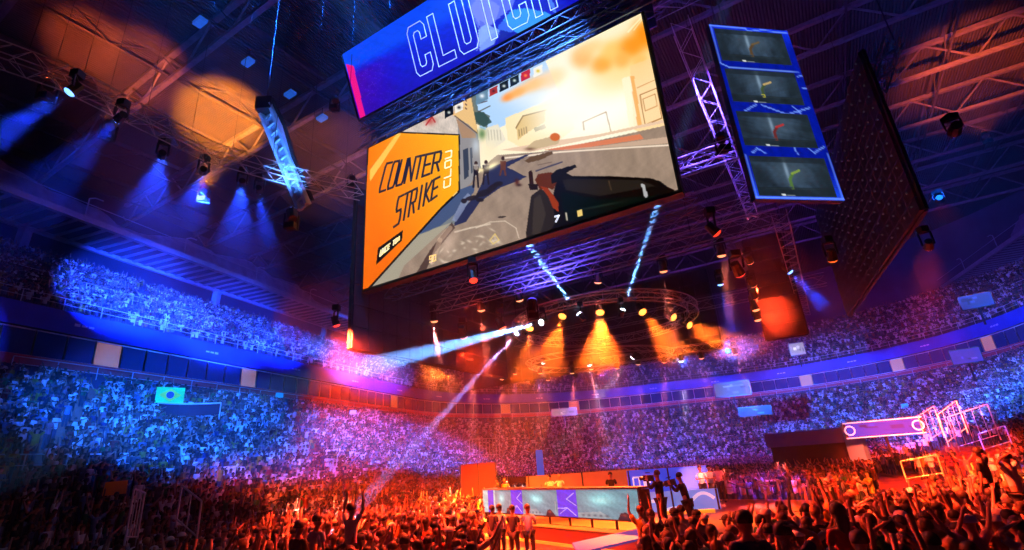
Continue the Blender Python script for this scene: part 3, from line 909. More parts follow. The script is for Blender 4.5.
# ---- column of four player screens
k1 = at_d(709, 25, 15.5); k2 = at_d(787, 30, 17.6)
kz1 = (k1.z + k2.z) / 2; kb = (at_d(755, 198, 15.5).z + at_d(840, 203, 17.6).z) / 2
kx = (k2 - k1); kx.z = 0; kn = Vector((-kx.y, kx.x, 0)).normalized()
if kn.dot(Vector((k1.x, k1.y, 0))) < 0: kn = -kn
kp = zz(k1, kb)
colm = thing('player_screen_column', (kp + zz(k2, kb)) / 2, 'tall blue LED column stacking four dark player view pictures, right of the main screen', 'screen')
MB().obox((zz(k1, kz1) + zz(k2, kb)) / 2 + kn * .12, kx / 2, kn * .1, Vector((0, 0, (kz1 - kb) / 2))).build('cabinet', dk, colm)
def K(x, y): return on_plane(x, y, kp, kn)
def paint_col(p):
    p.C[:] = (4, 22, 150)
    p.mix(np.clip((60 - p.Y) / 60, 0, 1), (16, 50, 225)); p.mix(np.clip((p.Y - 340) / 60, 0, 1), (26, 76, 240))
    p.noise(.08, .2, 4)
    for P in ([(0, 2), (90, 2), (95, 10), (130, 4), (198, 6)], [(2, 0), (2, 100), (20, 108), (195, 110)], [(0, 398), (200, 398)], [(2, 310), (2, 398)], [(198, 300), (198, 398)],
              [(60, 196), (30, 212)], [(75, 196), (130, 215), (190, 196)], [(150, 196), (165, 212)], [(120, 285), (125, 305)], [(150, 285), (165, 300), (195, 285)], [(20, 305), (35, 295), (50, 305)], [(185, 120), (200, 118)], [(190, 150), (200, 150)]):
        p.line(P, 3.0, (120, 160, 255), .85)
picture('picture', (zz(k1, kz1), zz(k2, kz1), zz(k2, kb), zz(k1, kb)), 60, 130, paint_col, colm, (200, 400))
def player(col, seed):
    def f(p):
        p.C[:] = (40, 56, 76)
        p.noise(.28, .09, seed)
        p.blob(100, 40, 60, 50, (84, 106, 124), .7); p.blob(88, 40, 5, 34, (150, 178, 205), .85)
        p.poly([(0, 0), (200, 0), (200, 16), (0, 16)], (28, 36, 44), .6)
        p.poly([(0, 88), (200, 88), (200, 112), (0, 112)], (26, 34, 38), .6)
        p.line([(20, 90), (180, 90)], 2, (110, 126, 122), .7)
        p.blob(15, 60, 25, 40, (30, 40, 48), .7); p.blob(190, 55, 30, 50, (32, 44, 50), .7)
        if col:
            p.line([(90, 82), (92, 62), (102, 48)], 8, col[0], .9); p.line([(100, 48), (122, 38)], 6, col[1], .9)
            p.line([(86, 84), (94, 84), (92, 92), (87, 90)], 2.5, col[2], .9)
        p.line([(60, 108), (66, 108)], 4, (235, 240, 240)); p.line([(72, 109), (90, 109)], 2, (160, 170, 180), .8); p.line([(75, 4), (110, 4)], 2, (170, 180, 186), .7)
        p.C *= .9
    return f
quads = [((713.5, 30), (782, 33.5), (790, 65), (722, 62)), ((724, 70), (794, 73), (803, 105), (733, 103)), ((738, 113), (808, 114), (815.5, 148), (742, 146.5)), ((748, 156), (824, 159), (836, 198), (758.5, 196))]
cols = [((96, 70, 40), (120, 96, 60), (100, 80, 50)), ((70, 90, 50), (226, 190, 120), (210, 200, 60)), ((120, 40, 40), (214, 50, 50), (120, 60, 50)), ((90, 130, 60), (150, 180, 70), (90, 120, 60))]
for i, q in enumerate(quads):
    pts = [K(*c) - kn * .03 for c in q]
    # upright rectangles
    xl = (pts[0] + pts[3]) / 2; xr = (pts[1] + pts[2]) / 2; zt_ = (pts[0].z + pts[1].z) / 2; zb_ = (pts[2].z + pts[3].z) / 2
    picture('player_picture', (zz(xl, zt_), zz(xr, zt_), zz(xr, zb_), zz(xl, zb_)), 76, 44, player(cols[i], i + 5), colm, (200, 112))
for k in (.1, .9): cable(zz(k1, kz1) + kx * k, colm)

# ---------------------------------------------------------------- lighting rig
t1, t2, t3 = at_h(395, 318, 7.5), at_h(560, 275, 7.5), at_h(760, 235, 7.5)
ta = t2 + (t1 - t2).normalized() * 9.6; tb_ = t2 - (t1 - t2).normalized() * 8.6
lighting_truss(ta, tb_, 'straight box truss hanging low behind the bottom edge of the main screen', .5, .5)
tc_ = at_h(500, 366, 7.3)
lighting_truss(ta, ta + (tc_ - ta).normalized() * 15.5, 'box truss running away toward the far stand from the left corner of the rig', .5, .5)
lighting_truss(tb_, tb_ + EN * 16, 'box truss running away on the right side of the rig', .5, .5)
u1_, u2_ = at_d(575, 255, 27), at_d(760, 228, 24)
lighting_truss(along(-18, 17.6, 13.0), along(-.6, 17.6, 13.0), 'high box truss in purple light between main screen and player column', .6, .7)
lighting_truss(along(-19, 19.6, 11.6), along(-.7, 19.6, 11.6), 'middle box truss crossing behind the main screen', .5, .6)
lighting_truss(along(-20, 22.5, 15.8), along(-.9, 22.5, 15.8), 'highest box truss crossing behind the main screen', .6, .7)
lighting_truss(along(-18, 31, 11.2), along(1.5, 31, 11.2), 'long box truss far behind the circular truss', .6, .8)
lighting_truss(along(-1.2, 15, 16.8), along(-1.2, 33, 16.8), 'box truss going away between main screen and player column', .6, .8)
lighting_truss(along(-6, 17.5, 20.6), along(-0.2, 17.5, 20.6), 'high box truss to the upper right of the main screen', .7, .9)
far_y = at_d(640, 345, 33.5)
lighting_truss(at_d(600, 362, 33.0), at_d(770, 338, 33.0), 'thin box truss crossing below the black rear screen', .45, .5)

# circular truss
rc = at_d(604, 330, 29.0); rc.z = 3 + 7.35; RR = 5.0
m = MB(); NR = 44
def rp(i, rad, z):
    t = 2 * math.pi * i / NR
    return rc + Vector((math.cos(t) * rad, math.sin(t) * rad, z))
for i in range(NR):
    for rad, z in ((RR - .25, .22), (RR + .25, .22), (RR - .25, -.22), (RR + .25, -.22)):
        m.tube(rp(i, rad, z), rp(i + 1, rad, z), .03, 4, cap=False)
    e = 1 if i % 2 else -1
    for a, b in (((RR - .25, .22 * e), (RR - .25, -.22 * e)), ((RR + .25, .22 * e), (RR + .25, -.22 * e)), ((RR - .25 * e, .22), (RR + .25 * e, .22)), ((RR - .25 * e, -.22), (RR + .25 * e, -.22))):
        m.tube(rp(i, *a), rp(i + 1, *b), .016, 3, cap=False)
    m.tube(rp(i, RR - .25, .22), rp(i, RR - .25, -.22), .016, 3, cap=False); m.tube(rp(i, RR + .25, .22), rp(i, RR + .25, -.22), .016, 3, cap=False)
circ = m.build('circular_truss', alu)
tag(circ, 'ring shaped lighting truss hanging over the stage, rimmed with orange lamps', 'truss')
for i in range(0, NR, 11): cable(rp(i, RR, .2), circ)
# smaller ring below it
m = MB(); rc2 = rc + Vector((0, 3.0, -1.6)); NR2 = 40
def rp2(i, rad, z):
    t = 2 * math.pi * i / NR2
    return rc2 + Vector((math.cos(t) * rad * 1.15, math.sin(t) * rad * .8, z))
for i in range(NR2):
    for rad, z in ((3.7, .15), (4.0, .15), (3.85, -.15)): m.tube(rp2(i, rad, z), rp2(i + 1, rad, z), .028, 4, cap=False)
    m.tube(rp2(i, 3.7, .15), rp2(i + 1, 3.85, -.15), .015, 3); m.tube(rp2(i, 4.0, .15), rp2(i + 1, 3.85, -.15), .015, 3); m.tube(rp2(i, 3.7, .15), rp2(i + 1, 4.0, .15), .015, 3)
c2 = m.build('circular_truss', alu)
tag(c2, 'second, lower ring truss hanging inside the stage rig', 'truss')
for i in range(0, NR2, 10): cable(rp2(i, 3.85, .1), c2)

# left lighting truss in three runs, and the leaning ladder truss
LT = [at_h(10, 58, 11.5), at_h(66, 78, 11.5), at_h(120, 106, 11.5), at_h(210, 152, 11.5), at_h(290, 176, 11.5), at_h(362, 192, 11.5)]
LT.insert(0, LT[0] + (LT[0] - LT[1]) * 2)
rust = mat('dusty_truss', (0.45, 0.40, 0.36), 0.6, 0.2, 0.2, 3)
names = ['nearest run of the left lighting truss, leaving the frame', 'left lighting truss run by the dark corner of the roof', 'left lighting truss run below the slatted orange panel', 'left lighting truss run below the bright orange roof patch', 'left lighting truss run carrying the cluster of blue lamps', 'last left lighting truss run, ending at the main screen']
for k in range(6): lighting_truss(LT[k], LT[k + 1], names[k], .55, .45, material=rust)
la, lb2 = at_d(266, 108, 20.5), at_d(304, 207, 20.5)
lad = thing('ladder_truss', lb2, 'leaning blue lit ladder truss hanging above the left lighting truss', 'truss')
m = MB(); d = lb2 - la; side = d.cross(Vector((EN.x, EN.y, 0))).normalized() * .33
pale_tr = mat('pale_frame', (0.6, 0.65, 0.75), 0.4, 0.2, 0.1, 3)
for sgn in (-1, 1): m.bar(la + side * sgn, lb2 + side * sgn * .75, .14, .28, up=EN)
for i in range(13): m.bar(la + d * (i / 12) - side, la + d * (i / 12) + side, .07, .07, up=EN)
m.build('rails', pale_tr, lad)
m = MB()
m.obox(la + d * .5 + EN * .12 , side * .62, d * .47, EN * .03); m.build('infill_panel', mat('pale_panel', (0.35, 0.42, 0.6), .6, 0, .1, 2), lad)
m = MB(); m.obox(la + Vector((0, 0, .1)), (.35, 0, 0), (0, .28, 0), (0, 0, .3)); m.path([la + side * 1 + Vector((0, 0, .3)), la + side * 1.8 + d * .25, la + side * 1.3 + d * .55, lb2 + side * 1.6], .09); m.build('motor', blk, lad)
m = MB(); m.tube(la, zz(la, ROOF_Z - 2.6), .025); m.build('hanging_cable', blk, lad)
# pale ladder truss at upper right
ra1, ra2 = at_d(894, 40, 21), at_d(877, 90, 21)
m = MB(); truss_mb(m, ra1, ra2, .5, .5, .05, .03)
o_ = m.build('ladder_truss', mat('cyan_frame', (0.35, 0.62, 0.7), .4, .2, .1, 3)); tag(o_, 'short pale blue truss above the top corner of the far right black screen', 'truss')
MB().tube(ra1, zz(ra1, ROOF_Z - 2.6), .025).build('hanging_cable', blk, o_)
# roof flood units (small blue-white boxes on the left girders)
box_m = mat('flood_body', (0.05, 0.15, 0.5), .4, 0, .1, 4, emit=srgb(40, 110, 220), strength=.5)
for i, (x, y, lab) in enumerate([(200, 22, 'small blue roof flood nearest the top edge'), (248, 62, 'small blue roof flood beside the bright orange roof patch'), (290, 94, 'small blue roof flood above the ladder truss'), (322, 118, 'small blue roof flood nearest the header screen')]):
    p = at_h(x, y, 33)
    t = thing('roof_flood', p, lab, 'light', 'roof floods')
    MB().obox(p, EA * .5, EN * .3, Vector((0, 0, .15))).build('body', box_m, t)
    MB().bar(p, zz(p, 37.2), .08).build('bracket', blk, t)

# ---------------------------------------------------------------- lamps
lens_cache = {}
def lens_mat(col, s):
    key = (col, s)
    if key not in lens_cache:
        lens_cache[key] = mat('lens_%d' % len(lens_cache), (0.8, 0.8, 0.8), .3, emit=col, strength=s)
    return lens_cache[key]
def lamp(pos, target, col, watt, ang, label, group=None, size=.2, lens=None, ls=6, blend=.35, name='moving_head', hang=.55, soft=.12):
    pos, target = Vector(pos), Vector(target)
    d = (target - pos).normalized()
    t = thing(name, pos, label, 'light', group)
    MB().tube(pos - d * size * 1.6, pos + d * size * .7, size * .75, 8, size * .95).build('head', blk, t, smooth=False)
    sd = d.cross(Vector((0, 0, 1)));  sd = sd.normalized() if sd.length > .05 else Vector((1, 0, 0))
    y = MB(); top = pos + Vector((0, 0, hang))
    for s in (-1, 1): y.bar(pos + sd * s * size * 1.05 - d * size * .3, top + sd * s * size * 1.05 - Vector((0, 0, .12)), .05)
    y.bar(top - sd * size * 1.1 - Vector((0, 0, .12)), top + sd * size * 1.1 - Vector((0, 0, .12)), .06)
    y.build('yoke', blk, t)
    MB().obox(top, (size * .8, 0, 0), (0, size * .8, 0), (0, 0, .11)).build('base', blk, t)
    lb = MB(); e1 = sd - d * sd.dot(d); e1.normalize(); e2 = d.cross(e1); R_, n_ = size * .9, 10
    lb.add([pos + d * size * (.69 + .5 * math.sin(k * math.pi / 8)) + (e1 * math.cos(2 * math.pi * i / n_) + e2 * math.sin(2 * math.pi * i / n_)) * R_ * math.cos(k * math.pi / 8) for k in range(5) for i in range(n_)],
           [(k * n_ + i, k * n_ + (i + 1) % n_, (k + 1) * n_ + (i + 1) % n_, (k + 1) * n_ + i) for k in range(4) for i in range(n_)])
    lb.build('lens', lens_mat(lens or col, ls), t, smooth=True)
    L = bpy.data.lights.new('spot', 'SPOT'); L.energy = watt; L.color = col; L.spot_size = math.radians(ang); L.spot_blend = blend; L.shadow_soft_size = soft
    lo = bpy.data.objects.new('spot', L); COL.objects.link(lo)
    lo.location = pos + d * size * 1.5
    lo.rotation_euler = d.to_track_quat('-Z', 'Y').to_euler()
    attach(lo, t)
    return t
BLUE = (0.006, 0.115, 1.0); BEAM = (0.14, 0.38, 1.0); ORNG = (1.0, 0.17, 0.012); RED = (1.0, 0.045, 0.01); PINK = (1.0, 0.16, 0.10); DEEP = (0.01, 0.05, 1.0); WHT = (0.75, 0.75, 1.0)

# (a) blue lamps on the left lighting truss
for i, (x, y, tx, ty, td, w, ang) in enumerate([(73, 90, 10, 128, 17, 1600, 20), (120, 118, 60, 175, 22, 1600, 20), (162, 155, 145, 225, 30, 2600, 17), (203, 171, 185, 235, 30, 1800, 17), (242, 183, 236, 240, 28, 2600, 17), (259, 190, 268, 248, 28, 2600, 10)]):
    p = at_h(x, y, 10.9)
    lamp(p, at_d(tx, ty, td), DEEP, w * (200 if i < 2 else 560), ang, ['blue lamp under the left truss nearest the dark top left corner', 'blue lamp under the left truss below the slatted orange panel', 'blue lamp under the left truss over the canopy bend', 'second lamp from the right screen side of the blue cluster on the left truss', 'wide blue lamp next to the narrowest blue beam on the left truss', 'narrow pale blue lamp at the end of the left truss cluster'][i],
         'blue lamps on the left truss', .16, lens=(.1, .3, 1), ls=4, blend=.6)
# (b) sharp beams around the stage
lamp(at_d(581, 316, 23.2), at_d(525, 240, 23.2), BEAM, 6000000, 4.6, 'lamp on the ring truss throwing a pale blue beam up to the main screen', 'sharp beam lamps', .16, lens=(.6, .8, 1), ls=14, blend=.1, soft=.05)
lamp(at_d(622, 312, 23.0), at_d(652, 222, 22.0), BEAM, 3600000, 3.2, 'lamp on the ring truss throwing a thin pale beam up right of the main screen', 'sharp beam lamps', .14, lens=(.6, .8, 1), ls=12, blend=.1, soft=.05)
lamp(at_d(543, 322, 22.3), at_d(375, 365, 17.5), BEAM, 2200000, 4.6, 'lamp throwing a long blue beam left across the rig', 'sharp beam lamps', .16, lens=(.6, .8, 1), ls=14, blend=.1, soft=.05)
lamp(at_d(518, 332, 23), at_d(412, 448, 21), (.35, .3, 1), 1300000, 3.0, 'lamp throwing a thin pale beam down into the left floor crowd', 'sharp beam lamps', .14, lens=(.8, .8, 1), ls=12, blend=.1, soft=.05)
# (c) orange lamps round the ring truss
for i, (x, y, dd, tx, ty, w, ang, lab) in enumerate([
    (530, 326, 27, 522, 385, 2200, 20, 'leftmost'), (563, 314, 26.2, 552, 350, 3600, 26, 'second from left'), (600, 310, 25.6, 601, 350, 6500, 34, 'brightest, centre front'),
    (641, 310, 26.4, 668, 345, 3600, 26, 'fourth from left'), (671, 316, 28.4, 725, 345, 3600, 22, 'beside the thin upward beam'), (687, 324, 30.5, 735, 348, 1400, 16, 'rightmost')]):
    p = at_d(x, y, dd)
    lamp(p, at_d(tx, ty, dd - 1.2), (1, .12, .008), w * 24, ang + 12, 'orange lamp on the ring truss, ' + lab, 'orange lamps on the ring truss', .24, lens=(1, .34, .05), ls=3.2, blend=.9)
# (d) hanging red lamps in the rig
red_l = [(400, 324, 26, 385, 352), (406, 333, 27, 396, 362), (434, 318, 24, 436, 350), (434, 344, 27, 433, 370), (453, 350, 29, 452, 380), (471, 356, 31, 472, 385), (481, 307, 23, 484, 335), (519, 297, 22.5, 525, 320),
         (598, 279, 23, 598, 300), (663, 268, 23, 668, 300), (721, 252, 22, 728, 290), (749, 260, 26, 785, 330), (752, 283, 26.5, 785, 345), (754, 295, 27, 780, 350), (755, 307, 27.5, 775, 360), (757, 317, 28, 775, 370),
         (502, 377, 33, 501, 405), (540, 371, 33, 540, 400), (572, 371, 34, 574, 400), (591, 367, 33, 595, 395), (617, 366, 33, 619, 395), (638, 362, 33, 640, 388), (664, 360, 33, 664, 385), (701, 356, 33, 706, 380), (735, 352, 34, 745, 380),
         (515, 372, 36, 514, 400), (548, 378, 36, 548, 400)]
red_lab = ['under the left corner of the rig truss', 'just right of the lamp at the left rig corner', 'hanging below the left truss corner', 'under the truss that recedes from the left corner', 'halfway along the receding left truss', 'at the far end of the receding left truss', 'under the straight truss near the main screen bottom', 'under the straight truss beside the blue beam',
           'under the straight truss above the ring', 'on the straight truss above the right of the ring', 'on the right truss corner', 'top of the column beside the narrow screen', 'second down beside the narrow screen', 'third down beside the narrow screen', 'fourth down beside the narrow screen', 'lowest beside the narrow screen']
for i, (x, y, dd, tx, ty) in enumerate(red_l):
    p = at_d(x, y, dd)
    big = 11 <= i <= 15
    lab = 'red-orange lamp ' + (red_lab[i] if i < 16 else 'in the row above the far stand, %s' % ['left end', 'second from left', 'next to the pale lamp', 'under the ring centre', 'right of the ring centre', 'past the ring centre', 'beneath the black rear screen', 'near the right truss', 'right end', 'set back at left', 'set back behind the pale lamp'][i - 16])
    lamp(p, at_d(tx, ty, dd + (4 if i in (11, 12, 13) else .5)), RED if big else PINK, 7000 if big else (120000 if i < 11 else 80000), 34 if big else 13, lab, 'red lamps in the rig', .2 if i < 16 else .17, lens=(1, .3, .12), ls=2.2, blend=.6, hang=.5)
# (e) pale lamps above the far stand
for i, (x, y, dd, tx, ty, w) in enumerate([(589, 363, 32, 597, 395, 1300), (634, 356, 31, 618, 375, 1300), (681, 359, 32, 684, 398, 2400), (543, 361, 33, 540, 390, 500), (720, 282, 27, 727, 310, 900), (788, 270, 26, 818, 300, 2200)]):
    lamp(at_d(x, y, dd), at_d(tx, ty, dd + .5), WHT if i < 4 else DEEP, w * 40, 9 if i < 4 else 22, ['pale lamp above the far stand pointing straight down, left one', 'pale lamp tilted left above the far stand', 'bright pale lamp above the far stand, right one', 'faint pale lamp above the far stand near the lower ring', 'small blue lamp hanging between rear screen and narrow screen', 'blue lamp right of the narrow screen, beaming right'][i], 'pale and blue lamps in the rig', .17, lens=(.7, .8, 1) if i < 4 else (.1, .3, 1), ls=6, blend=.4)
# (f) wash lights in the rig, plus unseen ones added above the camera
def wash(pos, target, col, watt, ang, label, grp='wash lights under the roof', sz=.2):
    lamp(pos, target, col, watt, ang, label, grp, sz, ls=1.5, blend=.8, name='wash_light', hang=.6, soft=.4)
def rear(x, z=30): return Vector((x, 7, z))     # unseen truss added above the camera to hold wash lights
lighting_truss(rear(-24, 30.8), rear(24, 30.8), 'front of house truss high above the near crowd', .6, .7)
wash(rear(-8), bowl(18.5, -21, 2.0), BLUE, 676000, 36, 'blue wash light aimed at the left lower stand')
wash(rear(-5), bowl(31, -19, 1.5), BLUE, 1170000, 22, 'blue wash light aimed along the left lower stand')
wash(rear(-2), bowl(41, -29.5, 10.5), BLUE, 3380000, 14, 'blue wash light aimed at the middle of the left upper stand')
wash(rear(-14), bowl(24, -29.5, 10), BLUE, 143000, 26, 'dim blue wash light aimed at the near left upper stand')
wash(rear(10), bowl(34, 16, 1.5), BLUE, 676000, 22, 'blue wash light aimed at the right lower stand')
wash(rear(14), bowl(36, 28, 9), DEEP, 260000, 26, 'dim blue wash light aimed at the right upper stand')
wash(rear(-19), bowl(18, -13, -1), RED, 130000, 24, 'red wash light on the foot of the left lower stand')
wash(rear(-21), at_d(330, 462, 34), (1, .12, .01), 150000, 17, 'orange wash light over the far left floor crowd')
wash(rear(-20), at_d(430, 470, 40), RED, 180000, 14, 'red wash light over the crowd left of the stage desk')
wash(along(-15.6, 13.0, 8.7), ground(19, -11), RED, 75000, 95, 'red wash light under the left end of the main screen', sz=.16)
wash(along(-16.5, 19, 8.9), ground(26, -10), (1, .15, .01), 100000, 60, 'orange wash light left of the rig over the floor crowd', sz=.16)
wash(along(-9, 13.0, 8.9), ground(12, -4), RED, 26000, 100, 'red wash light under the main screen over the front floor crowd', sz=.16)
wash(along(-1.6, 14.5, 8.9), ground(18, 8), RED, 60000, 80, 'red wash light under the right end of the main screen', sz=.16)
wash(Vector((10.4, 15.5, 8.6)), ground(24, 6), (1, .15, .01), 40000, 50, 'orange wash light below the player column', sz=.16)
wash(Vector((14.2, 16.2, 9.0)), at_d(930, 458, 42), RED, 420000, 26, 'red wash light below the far right black screen', sz=.16)
wash(along(-13, 17.8, 8.6), ground(27, -9), RED, 26000, 75, 'red wash light under the rig over the floor left of the stage')
wash(along(-11, 17.8, 8.6), ground(22, -4), (1, .15, .01), 9000, 60, 'orange wash light under the rig beside the desk')
wash(along(-1.5, 17.8, 8.6), ground(27, 6), RED, 20000, 75, 'red wash light under the rig over the floor right of the stage')
wash(along(-21, 38.5, 9.5), bowl(60, -2, 2.5), BLUE, 351000, 34, 'blue wash light aimed at the far lower stand')
wash(along(-9, 38.5, 9.5), bowl(58, 13, 3.0), BLUE, 772200, 26, 'blue wash light aimed at the right end of the far stand')
wash(along(-6, 36, 9.5), bowl(46, 22, 3.0), BLUE, 468000, 34, 'blue wash light aimed at the far right corner stand')
wash(along(-15, 38.5, 9.5), bowl(66, 10, 9.0), (.35, .06, 1), 91000, 80, 'violet wash light aimed at the far upper stand')
wash(along(-22, 38.5, 9.5), bowl(52, -18, 2), (.8, .08, .35), 78000, 50, 'magenta wash light aimed at the far left of the bowl')
wash(along(-17, 38.5, 9.5), bowl(58, -6, 5), (.8, .07, .4), 50000, 60, 'rose wash light aimed at the far end of the bowl')
wash(along(-5, 38.5, 9.5), bowl(50, 22, 9), (.25, .05, 1), 39000, 60, 'violet wash light aimed at the right upper stand')
# uplights on the roof
def up(pos, target, col, watt, ang, label):
    lamp(pos, target, col, watt, ang, label, 'uplights on the rig trusses', .22, ls=2, blend=.8, name='uplight', hang=-.5, soft=.3)
up(at_h(205, 190, 12.5), at_h(222, 118, 36), (1, .27, .02), 1500000, 15, 'amber uplight making the bright orange roof patch')
up(at_h(110, 125, 12.5), at_h(140, 70, 36), (1, .17, .02), 260000, 14, 'orange uplight on the slatted roof panels')
up(at_h(50, 85, 12.5), at_h(85, 42, 36), (1, .13, .02), 300000, 10, 'orange uplight nearest the dark top left corner')
up(at_d(985, 135, 44), at_h(965, 70, 36), (1, .12, .02), 160000, 30, 'red uplight on the roof at far right')
up(at_d(352, 178, 24), at_h(330, 160, 36), (1, .25, .1), 160000, 22, 'orange uplight just left of the main screen')
up(at_d(335, 100, 22), at_h(300, 40, 36), BLUE, 5000, 80, 'blue uplight left of the header screen')
up(along(-1, 17.6, 13.6), at_h(700, 60, 36), (.12, .07, 1), 24000, 90, 'violet uplight between main screen and player column')
up(along(-1, 31, 11.8), at_h(680, 130, 36), (1, .12, .2), 16000, 60, 'rose uplight behind the right edge of the main screen')
up(along(-9, 17, 8.9), along(-9, 18, 13), (.10, .07, 1), 5000, 130, 'violet uplight behind the bottom edge of the main screen')
lamp(along(-7, 6.5, 24), along(-9, 14, 17.2), (.1, .3, 1), 9000, 60, 'blue wash light on the screen support trusses', 'wash lights under the roof', .25, ls=2, name='wash_light')  # lamp added out of view to turn the support trusses blue
up(at_d(292, 214, 18.0), la * .5 + lb2 * .5, (.06, .25, 1), 9000, 34, 'blue uplight on the leaning ladder truss')  # lamp added to brighten the backlit ladder truss
lamp(at_d(955, 130, 24), at_d(930, 210, 32), DEEP, 5000, 60, 'blue wash light on the right side wall', 'wash lights under the roof', .25, ls=1, blend=.8, name='wash_light')
lamp(at_d(940, 200, 40), at_d(960, 272, 56), (1, .06, .05), 9000, 40, 'red wash light on the right draped cloth', 'wash lights under the roof', .25, ls=1, blend=.8, name='wash_light')
lamp(rear(-18), bowl(26, -36, 16.5), DEEP, 40000, 30, 'blue wash light on the left canopy', 'wash lights under the roof', .25, ls=1, blend=.8, name='wash_light')  # added out of view to light the canopy

# ---------------------------------------------------------------- stage
STG = at_d(600, 470, 27); STG.z = 0
stage_m = mat('stage_deck', (0.12, 0.05, 0.05), 0.5, 0, 0.2, 1)
d1, d2 = at_h(483, 490, -1.0), at_h(637, 489, -1.0)
dz = 0.95
dx = (d2 - d1); dx.z = 0; dn = Vector((-dx.y, dx.x, 0)).normalized()
if dn.dot(d1 - CAM) < 0: dn = -dn
stg = thing('stage', (d1 + d2) / 2 - Vector((0, 0, 2)), 'low dark stage with orange lit edge behind the desk screens', 'stage')
c = zz((d1 + d2) / 2, .35)
SX = dx.normalized()
m = MB(); m.obox(c + dn * 5.5 + SX * 2.0, SX * 8.6, dn * 5.4, Vector((0, 0, .33))); m.build('deck', stage_m, stg)
m = MB()
a_ = c + SX * -6.6 + dn * .05; b_ = c + SX * 10.6 + dn * .05
for z in (-.3, .32): m.bar(a_ + Vector((0, 0, z)), b_ + Vector((0, 0, z)), .06, .1)
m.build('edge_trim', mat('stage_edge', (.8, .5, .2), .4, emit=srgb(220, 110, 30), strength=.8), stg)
# desk with three pictures
desk = thing('stage_desk', zz((d1 + d2) / 2, .68), 'long stage desk fronted by an LED strip with three teal game pictures and blue panels', 'desk')
zt_, zb_ = 2.0, 2.0 - dz
z0, z1 = zz(d1, 2.0), zz(d2, 2.0)
MB().obox((z0 + z1) / 2 + dn * .35 + Vector((0, 0, -.5)), dx / 2, dn * .22, Vector((0, 0, .47))).build('body', blk, desk)
MB().obox((z0 + z1) / 2 + dn * .3 + Vector((0, 0, .02)), dx / 2 + SX * .04, dn * .34, Vector((0, 0, .03))).build('worktop', mat('desk_top', (.05, .04, .05), .3), desk)
def paint_desk(p):
    W = 855.; p.C[:] = (150, 190, 200)
    segs = [(0, 40, 'w'), (40, 82, 'b'), (82, 95, 'w'), (95, 210, 'p'), (210, 285, 'v'), (285, 490, 'p'), (490, 590, 'v'), (590, 855, 'p')]
    for a, b, k in segs:
        if k == 'w': p.poly([(a, -1), (b, -1), (b, 160), (a, 160)], (160, 208, 210))
        if k == 'b': p.poly([(a, -1), (b, -1), (b, 160), (a, 160)], (24, 60, 230))
        if k == 'v':
            p.poly([(a, -1), (b, -1), (b, 160), (a, 160)], (82, 62, 232))
            w = b - a
            p.line([(a + w * .9, 20), (a + w * .5, 55), (a + w * .95, 90)], 4, (190, 190, 255)); p.line([(a, 110), (a + w * .5, 105), (a + w * .9, 145)], 4, (190, 190, 255))
            p.line([(a + w * .1, 140), (a + w * .5, 105)], 3, (190, 190, 255))
        if k == 'p':
            w = b - a
            p.poly([(a, -1), (b, -1), (b, 160), (a, 160)], (106, 148, 162))
            p.blob(a + w * .42, 55, w * .22, 38, (140, 226, 230), .95); p.blob(a + w * .42, 60, w * .12, 16, (180, 244, 244), .8)
            p.poly([(a + w * .66, 158), (a + w * .72, 120), (a + w * .8, 118), (a + w * .92, 150), (a + w * .92, 158)], (52, 36, 48)); p.blob(a + w * .78, 132, w * .05, 8, (150, 70, 60), .8)
            p.poly([(a, 130), (a + w * .4, 118), (a + w * .62, 158), (a, 158)], (150, 170, 172), .8)
            for i in range(5): p.blob(a + w * (.1 + .1 * i), 140, w * .03, 6, (60, 70, 84), .7)
            p.line([(a + 2, 6), (b - 2, 6)], 3, (90, 120, 140)); p.line([(b - 12, 70), (b - 12, 140)], 3, (190, 210, 210), .6)
    p.noise(.07, .1, 8)
o_ = picture('front_screen', (zz(d1, zt_) - dn * .02, zz(d2, zt_) - dn * .02, zz(d2, zb_) - dn * .02, zz(d1, zb_) - dn * .02), 420, 44, paint_desk, None, (855, 155))
attach(o_, desk)
m = MB(); z = Vector((0, 0, 1))
MB().obox(zz((d1 + d2) / 2, (zt_ + zb_) / 2) + dn * .06, dx / 2 + SX * .06, dn * .06, z * (dz / 2 + .05)).build('screen_cabinet', blk, desk)
for i in range(9): MB().bar(zz(d1, .7) + dx * (i / 8) + dn * .1, zz(d1, zb_) + dx * (i / 8) + dn * .1, .08).build('leg', blk, desk)

# backdrop panels behind the desk: orange lit strip, blue letters, canopy board
ob1, ob2 = at_d(530, 492, 30), at_d(645, 484, 30)
def board(x1, y1, x2, y2, d_, hgt, col, label, name='backdrop_board', emit=None, es=1):
    a, b = at_d(x1, y1, d_), at_d(x2, y2, d_)
    ex = b - a; ex.z = 0; n = Vector((-ex.y, ex.x, 0)).normalized()
    if n.dot(a - CAM) < 0: n = -n
    zc = (a.z + b.z) / 2
    t = thing(name, zz((a + b) / 2, zc - hgt / 2), label, 'board')
    MB().obox(zz((a + b) / 2, zc) + n * .08, ex / 2, n * .06, z * hgt / 2).build('panel', mat('board_' + str(len(MATS)), col, .6, 0, .12, 2, emit=emit, strength=es), t)
    m = MB()
    for e_ in (0.02, .5, .98): m.bar(zz(a + ex * e_, zc + hgt / 2), zz(a + ex * e_, min(.68, zc - hgt / 2 - .1)), .07)
    m.build('frame', blk, t)
    return t, (lambda u, v: zz(a + ex * u, zc + hgt * (v - .5)) + n * .0), n
t, f, n_ = board(527, 489, 640, 481, 31, 1.3, (.22, .12, .08), 'long pale orange board behind the stage desk', emit=srgb(210, 100, 50), es=.3)
dl = mat('board_letters', (.04, .03, .05), .6)
